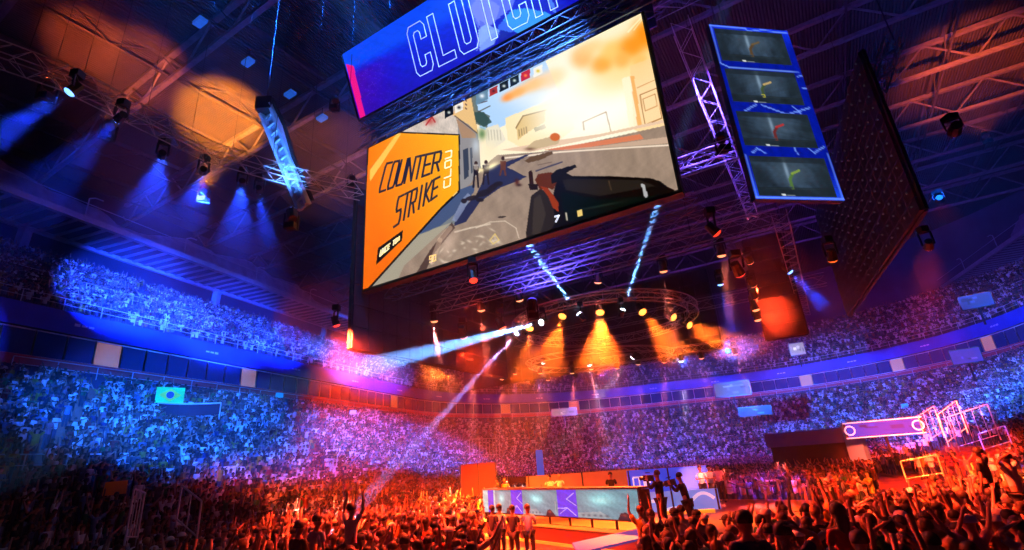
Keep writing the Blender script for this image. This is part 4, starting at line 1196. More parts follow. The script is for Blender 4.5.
t, f, n_ = board(508, 480, 641, 472, 33, .35, (.03, .03, .04), 'thin black top board above the orange stage board')
t, f, n_ = board(628, 483, 712, 479, 27, 1.15, (.05, .16, .8), 'blue stage board with white letters behind the cameramen', emit=srgb(20, 70, 225), es=.75)
wl = mat('board_letters_white', (.85, .85, .9), .6, emit=srgb(190, 205, 240), strength=.7)
lettering('lettering', 'CUP', [f(.06, .75), f(.28, .75), f(.28, .3), f(.06, .3)], (f(0, 0), n_), .07, wl, t, .75)
t, f, n_ = board(628, 504, 720, 502, 25, .95, (.12, .35, .8), 'pale blue glowing stage front below the cameramen', emit=srgb(50, 120, 220), es=.8)
m = MB()
for (u0_, u1_, v0_, v1_) in ((.10, .42, .25, .62), (.40, .62, .2, .3), (.66, .95, .35, .85)):
    pp = [f(u0_ + (u1_ - u0_) * k / 10, v0_ + (v1_ - v0_) * math.sin(k / 10 * 2.6)) for k in range(11)]
    for a, b in zip(pp[:-1], pp[1:]): m.bar(a, b, .13, .02, up=n_)
m.build('swoosh_pattern', mat('swoosh_pale', (.5, .7, .9), .6, emit=srgb(130, 185, 240), strength=.8), t)
t, f, n_ = board(460, 475, 497, 484, 31, 1.7, (.14, .02, .015), 'plain red board at the left end of the stage', emit=srgb(150, 30, 15), es=.2)
# red boards to the right of the floor and a white rounded caster wall
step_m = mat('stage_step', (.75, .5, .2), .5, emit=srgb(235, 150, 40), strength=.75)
st = thing('stage_steps', at_d(680, 520, 21.5), 'three yellow lit stage steps beneath the kneeling cameraman', 'steps')
for i in range(3):
    a, b = at_d(660 + i * 2, 531 - i * 9, 21 + i * .4), at_d(702 + i * 6, 524 - i * 9, 21 + i * .4)
    b.z = a.z
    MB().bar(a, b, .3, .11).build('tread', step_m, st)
m = MB()
a, b = at_d(655, 533, 21.4), at_d(716, 526, 21.4)
m.obox(zz((a + b) / 2, .3) + Vector((0, .6, 0)), (b - a) / 2, (0, .3, 0), (0, 0, .29)); m.build('support', blk, st)
# low lit table in front of the desk
tb0, tb1 = at_d(575, 549, 16), at_d(660, 530, 19)
lt = thing('monitor_table', zz((tb0 + tb1) / 2, 0), 'low table with a glowing violet strip in front of the stage desk', 'table')
ex = tb1 - tb0; ex.z = 0
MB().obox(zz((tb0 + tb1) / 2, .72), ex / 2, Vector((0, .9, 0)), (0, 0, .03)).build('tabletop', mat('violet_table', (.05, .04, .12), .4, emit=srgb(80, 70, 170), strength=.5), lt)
for e_ in (.05, .95):
    for s_ in (-.3, .3): MB().bar(zz(tb0 + ex * e_, 0) + Vector((0, s_, 0)), zz(tb0 + ex * e_, .7) + Vector((0, s_, 0)), .05).build('leg', blk, lt)

# ---------------------------------------------------------------- people
def skin_mesh(name, nodes, edges, sub=1, squash=None):
    me = bpy.data.meshes.new(name + '_cage')
    me.from_pydata([n[0] for n in nodes], edges, [])
    o = bpy.data.objects.new(name + '_cage', me); COL.objects.link(o)
    o.modifiers.new('s', 'SKIN'); 
    if not me.skin_vertices: me.skin_vertices.new()
    for i, n in enumerate(nodes):
        me.skin_vertices[0].data[i].radius = (n[1], n[1])
    me.skin_vertices[0].data[0].use_root = True
    if sub:
        s = o.modifiers.new('u', 'SUBSURF'); s.levels = sub; s.render_levels = sub
    dg = bpy.context.evaluated_depsgraph_get()
    out = bpy.data.meshes.new_from_object(o.evaluated_get(dg), depsgraph=dg)
    out.name = name
    bpy.data.objects.remove(o); bpy.data.meshes.remove(me)
    if squash:
        for v in out.vertices: squash(v)
    out.polygons.foreach_set('use_smooth', [True] * len(out.polygons))
    return out

def arm_chain(pose, s):
    """shoulder, elbow, wrist, hand end for side s (-1 left, 1 right); figure faces +y"""
    sh = Vector((.185 * s, 0, 1.43))
    P = {
     'down': ((.25, -.02, 1.15), (.27, .06, .90)),
     'up': ((.30, .06, 1.66), (.26, .08, 1.93)),
     'wide': ((.42, .04, 1.60), (.56, .05, 1.84)),
     'phone': ((.27, .20, 1.36), (.10, .36, 1.60)),
     'clap': ((.26, .18, 1.24), (.05, .38, 1.36)),
     'head': ((.38, .00, 1.62), (.14, -.06, 1.72)),
     'fold': ((.25, .10, 1.17), (-.04, .22, 1.20)),
     'lap': ((.25, .06, 1.17), (.16, .34, 1.02)),
     'cam': ((.24, .16, 1.26), (.14, .30, 1.50)),
    }[pose]
    e, w = Vector((P[0][0] * s, P[0][1], P[0][2])), Vector((P[1][0] * s, P[1][1], P[1][2]))
    return sh, e, w

POSES = {   # left arm, right arm, seated
 'with both arms raised': ('up', 'up', 0), 'with arms spread high': ('wide', 'wide', 0), 'with one arm raised': ('up', 'down', 0),
 'holding up a phone': ('phone', 'phone', 0), 'clapping': ('clap', 'clap', 0), 'with hands on head': ('head', 'head', 0),
 'with arms at the sides': ('down', 'down', 0), 'with folded arms': ('fold', 'fold', 0), 'waving one arm wide': ('down', 'wide', 0), 'sitting with hands in lap': ('lap', 'lap', 1),
}
def body_nodes(la_, ra_, seat, fingers=True):
    N = []; E = []
    def add(p, r, par=None):
        N.append((tuple(p), r)); i = len(N) - 1
        if par is not None: E.append((par, i))
        return i
    dz_ = -.42 if seat else 0
    pel = add((0, 0, .95), .13); ab = add((0, 0, 1.12), .125, pel); ch = add((0, 0, 1.32), .14, ab); nk0 = add((0, 0, 1.47), .07, ch); nk = add((0, .0, 1.54), .055, nk0)
    j = add((0, .01, 1.60), .075, nk); hd = add((0, .01, 1.68), .098, j); add((0, 0, 1.75), .07, hd)
    add((0, .115, 1.655), .016, hd)
    for s in (-1, 1): add((.095 * s, 0, 1.66), .018, hd)
    for s, pose in ((-1, la_), (1, ra_)):
        sh, e, w = arm_chain(pose, s)
        a0 = add((.11 * s, 0, 1.42), .07, ch); a1 = add(sh, .058, a0); a2 = add((sh + e) / 2, .047, a1); a3 = add(e, .038, a2); a4 = add((e + w) / 2, .037, a3); a5 = add(w, .025, a4)
        d = (w - e).normalized(); x = Vector((0, 1, 0)) - d * d.y
        x = x.normalized() if x.length > .1 else Vector((1, 0, 0))
        palm = add(w + d * .06, .032, a5)
        if fingers:
            k = d.cross(x).normalized()
            for q, L in ((-1.5, .055), (-.5, .07), (.5, .066), (1.5, .05)):
                f1 = add(w + d * .10 + x * q * .021, .0095, palm); add(w + d * (.10 + L) + x * q * .026 + k * .018, .008, f1)
            f1 = add(w + d * .055 + x * .05, .011, palm); add(w + d * .095 + x * .075, .009, f1)
    for s in (-1, 1):
        h = add((.10 * s, 0, .90), .092, pel)
        if seat:
            kn_ = add((.13 * s, .42, .90), .062, h); ca = add((.13 * s, .42, .68), .055, kn_); an = add((.13 * s, .40, .47), .037, ca); ft = add((.14 * s, .50, .43), .04, an); add((.14 * s, .60, .42), .03, ft)
        else:
            th = add((.115 * s, .01, .70), .082, h); kn_ = add((.12 * s, .02, .49), .056, th); ca = add((.125 * s, -.01, .32), .054, kn_); an = add((.125 * s, -.02, .08), .036, ca); ft = add((.135 * s, .07, .04), .038, an); add((.14 * s, .16, .03), .028, ft)
    return N, E
def squash(v):
    if .85 < v.co.z < 1.5 and abs(v.co.x) < .26 and abs(v.co.y) < .17: v.co.y *= .78
skin_mats = [mat('skin_light', (.40, .24, .18), .6, 0, .05, 6), mat('skin_tan', (.28, .16, .11), .55, 0, .05, 6), mat('skin_brown', (.14, .08, .05), .55, 0, .05, 6)]
SHIRTS = {'white': (.78, .78, .78), 'black': (.02, .02, .025), 'yellow': (.75, .58, .05), 'grey': (.30, .30, .32), 'pale blue': (.35, .5, .75), 'green': (.05, .38, .12), 'red': (.6, .05, .05), 'navy': (.03, .05, .2), 'orange': (.8, .3, .05), 'pink': (.75, .35, .42)}
shirt_m = {k: mat('shirt_' + k.replace(' ', '_'), tuple(x * .6 for x in c), .85, 0, .12, 5) for k, c in SHIRTS.items()}
pants_m = [mat('trousers_black', (.02, .02, .022), .85, 0, .2, 6), mat('trousers_denim', (.06, .09, .18), .85, 0, .2, 6), mat('trousers_khaki', (.25, .2, .13), .85, 0, .2, 6)]
hair_m = {'black hair': mat('hair_black', (.012, .01, .01), .6, 0, .2, 20), 'brown hair': mat('hair_brown', (.07, .035, .018), .6, 0, .2, 20), 'fair hair': mat('hair_fair', (.35, .22, .09), .6, 0, .2, 20),
          'long dark hair': mat('hair_black', (0, 0, 0)), 'a black cap': mat('cap_black', (.02, .02, .02), .8), 'a white cap': mat('cap_white', (.75, .75, .75), .8)}
shoe_m = mat('shoes', (.05, .05, .05), .6)

def shirt_nodes(la_, ra_, lng=False):
    N = [((0, 0, .90), .165), ((0, 0, 1.10), .15), ((0, 0, 1.30), .158), ((0, 0, 1.43), .10), ((0, 0, 1.49), .06)]; E = [(0, 1), (1, 2), (2, 3), (3, 4)]
    for s, pose in ((-1, la_), (1, ra_)):
        sh, e, w = arm_chain(pose, s)
        N.append(((.11 * s, 0, 1.42), .084)); E.append((2, len(N) - 1))
        N.append((tuple(sh), .076)); E.append((len(N) - 2, len(N) - 1))
        end = e if lng else sh + (e - sh) * .72
        N.append((tuple(end), .07)); E.append((len(N) - 2, len(N) - 1))
        if lng: N.append((tuple(w), .042)); E.append((len(N) - 2, len(N) - 1))
    return N, E
def pants_nodes(seat):
    N = [((0, 0, .93), .142)]; E = []
    for s in (-1, 1):
        h = len(N); N.append(((.10 * s, 0, .88), .107)); E.append((0, h))
        pts = [((.13 * s, .42, .90), .08), ((.13 * s, .41, .68), .07), ((.13 * s, .40, .49), .058)] if seat else [((.118 * s, .01, .68), .095), ((.122 * s, .02, .48), .073), ((.125 * s, -.01, .30), .07), ((.125 * s, -.02, .11), .06)]
        for p in pts:
            N.append(p); E.append((len(N) - 2 if p is not pts[0] else h, len(N) - 1))
    return N, E
def ell(c, r, n=10, m_=7, lo=-1.0):
    vs = []; fs = []
    for j in range(m_ + 1):
        zf_ = 1 - (1 - lo) * j / m_; q = math.sqrt(max(0, 1 - zf_ * zf_))
        for i in range(n):
            t = 2 * math.pi * i / n
            vs.append((c[0] + r[0] * q * math.cos(t), c[1] + r[1] * q * math.sin(t), c[2] + r[2] * zf_))
    for j in range(m_):
        for i in range(n): fs.append((j * n + i, (j + 1) * n + i, (j + 1) * n + (i + 1) % n, j * n + (i + 1) % n))
    return vs, fs
def hair_mesh(kind):
    b = MB()
    if kind in ('black hair', 'brown hair', 'fair hair'): b.add(*ell((0, -.018, 1.70), (.108, .112, .118), lo=-.35))
    elif kind == 'long dark hair':
        b.add(*ell((0, -.02, 1.70), (.112, .115, .118), lo=-.4)); b.add(*ell((0, -.075, 1.56), (.10, .055, .17)))
    else:
        b.add(*ell((0, -.01, 1.70), (.112, .118, .11), lo=-.05))
        b.obox((0, .14, 1.70), (.075, 0, 0), (0, .065, -.01), (0, .0, .007))
    me = bpy.data.meshes.new('hair'); me.from_pydata(b.v, [], b.f)
    me.polygons.foreach_set('use_smooth', [True] * len(me.polygons)); me.materials.append(shoe_m); return me
HAIRS = {k: hair_mesh(k) for k in hair_m}
def shoes_mesh(seat):
    b = MB()
    for s in (-1, 1):
        b.add(*ell((.137 * s, .50 if seat else .06, .43 if seat else .05), (.05, .135, .055)))
    me = bpy.data.meshes.new('shoes'); me.from_pydata(b.v, [], b.f); me.materials.append(shoe_m); return me
BODY = {}
def pose_set(key, la_, ra_, seat, lng=False):
    if key not in BODY:
        me = skin_mesh('person_body', *body_nodes(la_, ra_, seat), 1, squash)
        sh = skin_mesh('shirt', *shirt_nodes(la_, ra_, lng), 1, squash)
        pn = skin_mesh('trousers', *pants_nodes(seat), 1)
        for x in (me, sh, pn): x.materials.clear(); x.materials.append(shoe_m)
        BODY[key] = (me, sh, pn, shoes_mesh(seat))
    return BODY[key]
def part(me, name, material, root):
    o = bpy.data.objects.new(name, me); COL.objects.link(o)
    o.material_slots[0].link = 'OBJECT'; o.material_slots[0].material = material
    o.parent = root
    return o
def person(loc, yaw, height, pose, shirt, hair, label, group=None, skin=0, pants=0, custom=None, lean=0.0):
    la_, ra_, seat = custom[:3] if custom else POSES[pose]
    me, sh, pn, so = pose_set(str(custom) if custom else pose, la_, ra_, seat, bool(custom and len(custom) > 3))
    r = bpy.data.objects.new('person', me); COL.objects.link(r)
    r.material_slots[0].link = 'OBJECT'; r.material_slots[0].material = skin_mats[skin]
    k = height / 1.80
    r.location = loc; r.rotation_euler = (lean, 0, yaw); r.scale = (k, k, k)
    if seat: r.location = Vector(loc) - Vector((0, 0, .40 * k))
    tag(r, label, 'person', group)
    part(sh, 'shirt', shirt_m[shirt], r); part(pn, 'trousers', pants_m[pants], r); part(HAIRS[hair], 'cap' if 'cap' in hair else 'hair', hair_m[hair], r); part(so, 'shoes', shoe_m, r)
    return r

def yaw_to(P, T):
    d = Vector(T) - Vector(P); return math.atan2(-d.x, d.y)

# --- where people stand
STAGE_C = Vector((4.0, 26.0, 1.0))
spots = []      # (x, y, z, yaw, zone)
def add_rows(rows, run, zone, dens=.52, fill=.93):
    for ri, (o, h) in enumerate(rows):
        pts = ring(o + run * .55, .05, -8)
        acc = 0.0; last = None
        for (u, v, a, b) in pts:
            P = bowl(u, v, h)
            if last is not None: acc += (P - last).length
            last = P
            if acc < dens: continue
            acc = 0.0
            s_ = (u + v * .8 + 4.5) % 11.5
            if s_ < .45: continue                      # aisles
            if rnd.random() > fill: continue
            P = P + BU * rnd.uniform(-.12, .12) + BV * rnd.uniform(-.12, .12)
            q = proj(P + Vector((0, 0, 1.2))); fwd = (P - CAM).dot(_fw)
            if fwd < 1.5 or not (-70 < q[0] < 1094 and -60 < q[1] < 620): continue
            if zone == 'l' and ri < 11:
                # the bare red steps on the right, and the tunnel in the far stand
                if 868 < q[0] < 1010 and (q[1] > 432) and u < 32 and not (ri < 2 and rnd.random() < .3): continue
            if zone == 'l' and u > 40 and ri < 8 and 772 < q[0] < 866: continue
            spots.append((P.x, P.y, P.z, yaw_to(P, STAGE_C) + rnd.uniform(-.3, .3), zone + str(ri)))
add_rows(LOWER[:-1], .469, 'l')
add_rows(UPPER[:-1], .486, 'u')
# floor crowd
stage_poly = [zz(d1, 0) - SX * 1.5 - dn * 1.2, zz(d2, 0) + SX * 5.0 - dn * 2.2, zz(d2, 0) + SX * 6 + dn * 12, zz(d1, 0) - SX * 2 + dn * 11]
def in_poly(x, y, P):
    c = False; n = len(P)
    for i in range(n):
        a, b = P[i], P[(i + 1) % n]
        if (a.y > y) != (b.y > y) and x < (b.x - a.x) * (y - a.y) / (b.y - a.y) + a.x: c = not c
    return c
u = 5.0
while u < 84:
    v = (V0 - HW + 16.3) * BK
    while v < (V0 + HW - 16.3) * BK:
        P = ground(u + rnd.uniform(-.22, .22), v + rnd.uniform(-.2, .2))
        v += .56
        if rnd.random() > .93: continue
        d = (P - CAM); hd_ = math.hypot(d.x, d.y)
        q = proj(P + Vector((0, 0, 1.4)))
        if d.dot(_fw) < 3.5 or hd_ < 7.2 or not (-40 < q[0] < 1064) or q[1] > 640: continue
        if in_poly(P.x, P.y, stage_poly): continue
        if 872 < q[0] < 1006 and q[1] < 480: continue           # the open red steps
        # clearing between the watchers and the desk
        if 478 < q[0] < 640 and hd_ < 24: continue
        if 640 <= q[0] < 716 and 15 < hd_ < 26: continue
        spots.append((P.x, P.y, P.z, yaw_to(P, STAGE_C) + rnd.uniform(-.4, .4), 'f'))
    u += .74

# --- the 280 nearest in view are people of their own, the rest one crowd
def visible_px(s):
    q = proj(Vector((s[0], s[1], s[2] + 1.6))); return 4 < q[0] < 1020 and q[1] < 552
dist = lambda s: (Vector(s[:3]) - CAM).length
order = sorted([s for s in spots if visible_px(s)], key=dist)
near = order[:272]; near_set = set(id(s) for s in near)
far = [s for s in spots if id(s) not in near_set]

used_labels = set()
skeys = ['white', 'black', 'yellow', 'grey', 'white', 'pale blue', 'black', 'white', 'green', 'red', 'navy', 'orange', 'pink', 'white', 'grey']
hkeys = ['black hair', 'brown hair', 'black hair', 'long dark hair', 'a black cap', 'fair hair', 'black hair', 'a white cap', 'brown hair']
pkeys = ['with both arms raised', 'with arms spread high', 'with one arm raised', 'holding up a phone', 'holding up a phone', 'clapping', 'clapping', 'with hands on head', 'with arms at the sides', 'with arms at the sides', 'with arms at the sides', 'with folded arms', 'with folded arms', 'waving one arm wide']
def zone_name(s):
    q = proj(Vector((s[0], s[1], s[2] + 1.5)))
    if s[4] == 'f':
        if q[0] < 200: return 'floor at foot of left stand', 'people on the floor left of the stage'
        if q[0] < 330: return 'floor far left of stage desk', 'people on the floor left of the stage'
        if q[0] < 480: return 'floor just left of stage desk', 'people on the floor left of the stage'
        if q[0] < 660: return 'floor in front of stage desk', 'people on the floor in front of the stage'
        if q[0] < 790: return 'floor below the stage steps', 'people on the floor right of the stage'
        if q[0] < 900: return 'floor toward the red steps', 'people on the floor right of the stage'
        return 'floor near right picture edge', 'people on the floor right of the stage'
    row = int(s[4][1:]); side_ = 'left' if q[0] < 480 else 'right'
    return '%s of %s stand' % (['front row', 'second row', 'third row', 'fourth row', 'fifth row', 'sixth row'][row] if row < 6 else 'higher rows', side_), 'people in the %s lower stand' % side_
PSHORT = {'with both arms raised': 'both arms up', 'with arms spread high': 'arms spread high', 'with one arm raised': 'one arm up', 'holding up a phone': 'hands held up', 'with hands on head': 'hands on head', 'with arms at the sides': 'arms down', 'with folded arms': 'arms folded', 'waving one arm wide': 'one arm out', 'clapping': 'clapping'}
for s in near:
    zn, grp = zone_name(s)
    for tries in range(400):
        sh, hr, po = rnd.choice(skeys), rnd.choice(hkeys), rnd.choice(pkeys)
        lab = 'person, %s, %s shirt, %s, %s' % (PSHORT[po], sh, hr, zn)
        if lab not in used_labels: break
    used_labels.add(lab)
    person((s[0], s[1], s[2]), s[3], rnd.uniform(1.62, 1.84), po, sh, hr, lab, grp, rnd.choice([0, 0, 1, 1, 2]), rnd.choice([0, 0, 1, 2]))

# --- people the photo singles out
def head_at(x, y, H, base=0.0, d=None):
    v = ray(x, y); t = v.z / math.hypot(v.x, v.y)
    if d is None: d = (base + H - 3.0) / t
    P = at_d(x, y, d); return Vector((P.x, P.y, base))
FW = lambda P: yaw_to(P, STAGE_C)
for (x, y, sh, hr, cu, lab) in [(492, 505, 'black', 'black hair', ('down', 'down', 0), 'person in black shirt at the left end of the group watching the desk screens'),
        (499, 504, 'white', 'black hair', ('down', 'down', 0), 'person in white shirt and black trousers, left of the group before the desk screens'),
        (512, 505, 'black', 'black hair', ('fold', 'down', 0), 'person in black shirt between two white shirts before the desk screens'),
        (527, 504, 'white', 'brown hair', ('down', 'fold', 0), 'person in white shirt at the right of the group before the desk screens')]:
    P = head_at(x, y, 1.76); person(P, FW(P), 1.76, '', sh, hr, lab, 'people watching the desk screens', 1, 0, cu)
for (x, y, d, sh, hr, cu, yw, lab) in [(549, 474, 29, 'white', 'black hair', ('fold', 'clap', 0), 2.9, 'presenter in white shirt standing behind the stage desk, left one'),
        (559, 476, 29, 'white', 'fair hair', ('down', 'clap', 0), 2.7, 'presenter in white shirt standing behind the stage desk, right one'),
        (611, 481, 26, 'black', 'black hair', ('down', 'down', 0), 3.0, 'person in black behind the right third of the stage desk'),
        (497, 483, 31, 'black', 'black hair', ('down', 'down', 0), 2.6, 'person in black standing at the left end of the stage'),
        (505, 486, 31, 'orange', 'brown hair', ('down', 'down', 0), 2.8, 'person in orange standing at the left end of the stage'),
        (699, 466, 27, 'white', 'brown hair', ('down', 'fold', 0), 2.6, 'person in white at the right end of the stage, left one'),
        (708, 466, 27, 'pale blue', 'black hair', ('fold', 'fold', 0), 2.9, 'person in pale blue at the right end of the stage, right one'),
        (716, 462, 28, 'white', 'black hair', ('down', 'down', 0), 2.4, 'person in white behind the right end of the stage')]:
    P = at_d(x, y, d); person(Vector((P.x, P.y, .68)), yw, 1.72, '', sh, hr, lab, 'people on the stage', 1, 0, cu)
vc = []
for (x, y, d, yw, lab, lab2, ln) in [(656, 470, 17.6, .7, 'camera operator in black standing upright beside the desk screens', 'video camera shouldered by the upright camera operator', 0), (687, 471, 17.8, .9, 'camera operator in black leaning forward on the stage steps', 'video camera held by the leaning camera operator', -.18)]:
    P = at_d(x, y, d); P = Vector((P.x, P.y, P.z - 1.75))
    b = thing('camera_platform', Vector((P.x, P.y, 0)), lab2.replace('video camera shouldered by', 'small black platform under').replace('video camera held by', 'small black platform under'), 'platform', 'camera platforms')
    MB().box((P.x - .5, P.y - .45, P.z - .07), (P.x + .5, P.y + .45, P.z)).build('deck', blk, b)
    for a_ in (-.45, .45):
        for c_ in (-.4, .4): MB().box((P.x + a_ - .03, P.y + c_ - .03, 0), (P.x + a_ + .03, P.y + c_ + .03, P.z - .07)).build('leg', blk, b)
    person(P, yw, 1.75, '', 'black', 'black hair', lab, 'camera operators', 1, 0, ('cam', 'cam', 0, 1), lean=ln)
    Rz = Matrix.Rotation(yw, 3, 'Z') @ Matrix.Rotation(ln, 3, 'X')
    o3 = lambda v: P + Rz @ Vector(v)
    t = thing('video_camera', o3((.05, .36, 1.5)), lab2, 'camera', 'video cameras')
    MB().obox(o3((.03, .36, 1.52)), Rz @ Vector((.06, 0, 0)), Rz @ Vector((0, .17, 0)), Rz @ Vector((0, 0, .09))).build('body', blk, t)
    MB().tube(o3((.03, .53, 1.52)), o3((.03, .68, 1.52)), .05, 8, .065).build('lens', blk, t)
    MB().bar(o3((.03, .28, 1.68)), o3((.03, .46, 1.68)), .03).build('handle', blk, t)
for (x, y, d, sh, hr, H, lab, cu) in [(742, 510, 7.4, 'navy', 'black hair', 1.76, 'nearest person at lower right, navy shirt seen from behind, black hair', ('down', 'down', 0)),
        (780, 521, 7.0, 'navy', 'black hair', 1.70, 'near person in navy shirt at lower right with hands on head', ('down', 'head', 0)),
        (835, 503, 9.0, 'red', 'long dark hair', 1.70, 'near person with long dark hair and red shirt at lower right', ('down', 'clap', 0)),
        (856, 530, 7.8, 'navy', 'black hair', 1.70, 'near person at lower right, navy shirt, right of the long haired one', ('down', 'down', 0)),
        (352, 503, 13.0, 'white', 'black hair', 1.78, 'tall person in white shirt with both arms up in the left floor crowd', ('up', 'up', 0)),
        (318, 514, 12.5, 'pale blue', 'black hair', 1.70, 'person in pale blue shirt beside the tall one with raised arms', ('down', 'down', 0)),
        (300, 520, 12.0, 'black', 'black hair', 1.76, 'dark figure in black shirt left of the pale blue shirt', ('down', 'down', 0)),
        (1003, 452, 16.0, 'white', 'black hair', 1.76, 'person in white shirt with hands on head above the red steps', ('head', 'head', 0)),
        (975, 447, 17.0, 'black', 'black hair', 1.78, 'dark person in black standing on the red steps', ('down', 'head', 0))]:
    P = at_d(x, y, d); base_ = P.z - H
    p_ = person(Vector((P.x, P.y, base_)), FW(P), H, '', sh, hr, lab, 'people standing out from the near crowd', 1, 0, cu)
    if base_ > .2 and d < 10:
        b = thing('riser', Vector((P.x, P.y, 0)), 'low black riser under the person: ' + lab.split(',')[0][:40], 'platform', 'risers under near people')
        MB().box((P.x - .45, P.y - .4, base_ - .06), (P.x + .45, P.y + .4, base_)).build('deck', blk, b)
        for a_ in (-.4, .4):
            for c_ in (-.35, .35): MB().box((P.x + a_ - .02, P.y + c_ - .02, 0), (P.x + a_ + .02, P.y + c_ + .02, base_ - .06)).build('leg', blk, b)

# --- things held up by or standing in the crowd
def spot_at(x, y):
    best = min(spots, key=lambda s: (lambda q: (q[0] - x) ** 2 + (q[1] - y) ** 2)(proj(Vector((s[0], s[1], s[2] + 1.5)))) if s[4][0] != 'u' or y < 350 else 1e9)
    return Vector(best[:3])
P = spot_at(167, 402); tc_ = (CAM - P); tc_.z = 0; tc_.normalize(); sx = Vector((-tc_.y, tc_.x, 0)) * -1
C0 = P + tc_ * .7 + Vector((0, 0, 2.0))
fl_ = thing('flag', C0, 'green flag with yellow diamond and blue disc held up in the left lower stand', 'flag')
def cloth_patch(name, pts2, matl, parent, off, N=14):
    """a wavy cloth piece from a 2D outline (fan about its centre)"""
    b = MB(); cx = sum(p[0] for p in pts2) / len(pts2); cy = sum(p[1] for p in pts2) / len(pts2)
    def m3(u, v): return C0 + sx * u + Vector((0, 0, v)) + tc_ * (off + .09 * math.sin(u * 2.4) + .06 * math.sin(v * 4))
    dense = []
    for a, c in zip(pts2, pts2[1:] + pts2[:1]):
        for k in range(8): dense.append((a[0] + (c[0] - a[0]) * k / 8, a[1] + (c[1] - a[1]) * k / 8))
    R_ = 6; n = len(dense)
    vs = [m3(cx, cy)] + [m3(cx + (p[0] - cx) * r_ / R_, cy + (p[1] - cy) * r_ / R_) for r_ in range(1, R_ + 1) for p in dense]
    fs = [(0, 1 + i, 1 + (i + 1) % n) for i in range(n)] + [(1 + (r_ - 1) * n + i, 1 + r_ * n + i, 1 + r_ * n + (i + 1) % n, 1 + (r_ - 1) * n + (i + 1) % n) for r_ in range(1, R_) for i in range(n)]
    return b.add(vs, fs).build(name, matl, parent, smooth=True)
cloth_patch('cloth', [(-.95, -.6), (.95, -.6), (.95, .6), (-.95, .6)], mat('flag_green', (.05, .95, .12), .8), fl_, 0)
cloth_patch('diamond', [(-.75, 0), (0, -.48), (.75, 0), (0, .48)], mat('flag_yellow', (.95, .9, .05), .8), fl_, .03)
cloth_patch('disc', [(.27 * math.cos(t * math.pi / 5), .27 * math.sin(t * math.pi / 5)) for t in range(10)], mat('flag_blue', (.03, .08, .5), .8), fl_, .06)
for (x, y, col, lab) in [(118, 495, (.8, .35, .05), 'small orange cloth held up in the lower left crowd'), (285, 357, (.05, .7, .4), 'small green cloth hung on the blue balcony front'), (352, 415, (.9, .9, .95), 'white round cloth held up in the left lower stand'), (905, 408, (.05, .75, .5), 'green cloth held up in the right stand above the blue sign')]:
    P = spot_at(x, y); tc_ = (CAM - P); tc_.z = 0; tc_.normalize(); sx = Vector((tc_.y, -tc_.x, 0)); C0 = P + tc_ * .6 + Vector((0, 0, 1.7))
    o_ = cloth_patch('held_cloth', [(-.4, -.25), (.42, -.3), (.4, .25), (-.38, .28)], mat('cloth_%d' % x, col, .8), None, 0)
    tag(o_, lab, 'cloth')

def gate(x1, y1, x2, y2, d1_, d2_, h, label, n=2, group='crowd gates'):
    a, b = at_d(x1, y1, d1_), at_d(x2, y2, d2_)
    m = MB(); up_ = Vector((0, 0, h))
    for P_ in (a, b): m.tube(P_, P_ + up_, .025, 6)
    m.tube(a + up_, b + up_, .025, 6); m.tube(a + up_ * .15, b + up_ * .15, .02, 6)
    for k in range(1, n + 1): m.tube(a + (b - a) * k / (n + 1) + up_ * .15, a + (b - a) * k / (n + 1) + up_, .014, 5)
    tag(m.build('crowd_gate', rail_m), label, 'barrier', group)
gate(124, 546, 136, 545, 17, 18.5, 1.3, 'narrow upright metal gate at lower left beside the red gap', 3)
gate(176, 525, 196, 543, 18, 17, 1.0, 'slanting metal stair rail at lower left, right of the narrow gate', 1)
gate(907, 482, 944, 476, 26, 26, .75, 'pale rail standing on the red steps', 1)
gate(928, 446, 944, 436, 33, 33, 1.4, 'bright blue lit stair rail at the left of the gate cluster above the red steps', 2)
gate(949, 447, 968, 433, 33, 33, 1.5, 'second blue lit stair rail of the gate cluster above the red steps', 3)
gate(960, 452, 1001, 440, 31, 31, 1.5, 'wide pale gate with upright bars above the red steps', 4)
gate(985, 452, 1012, 444, 29, 29, .7, 'low pale rail at the right of the gate cluster above the red steps', 0)
gate(470, 458, 500, 457, 36, 36, 1.2, 'low fence of upright bars left of the stage', 8)

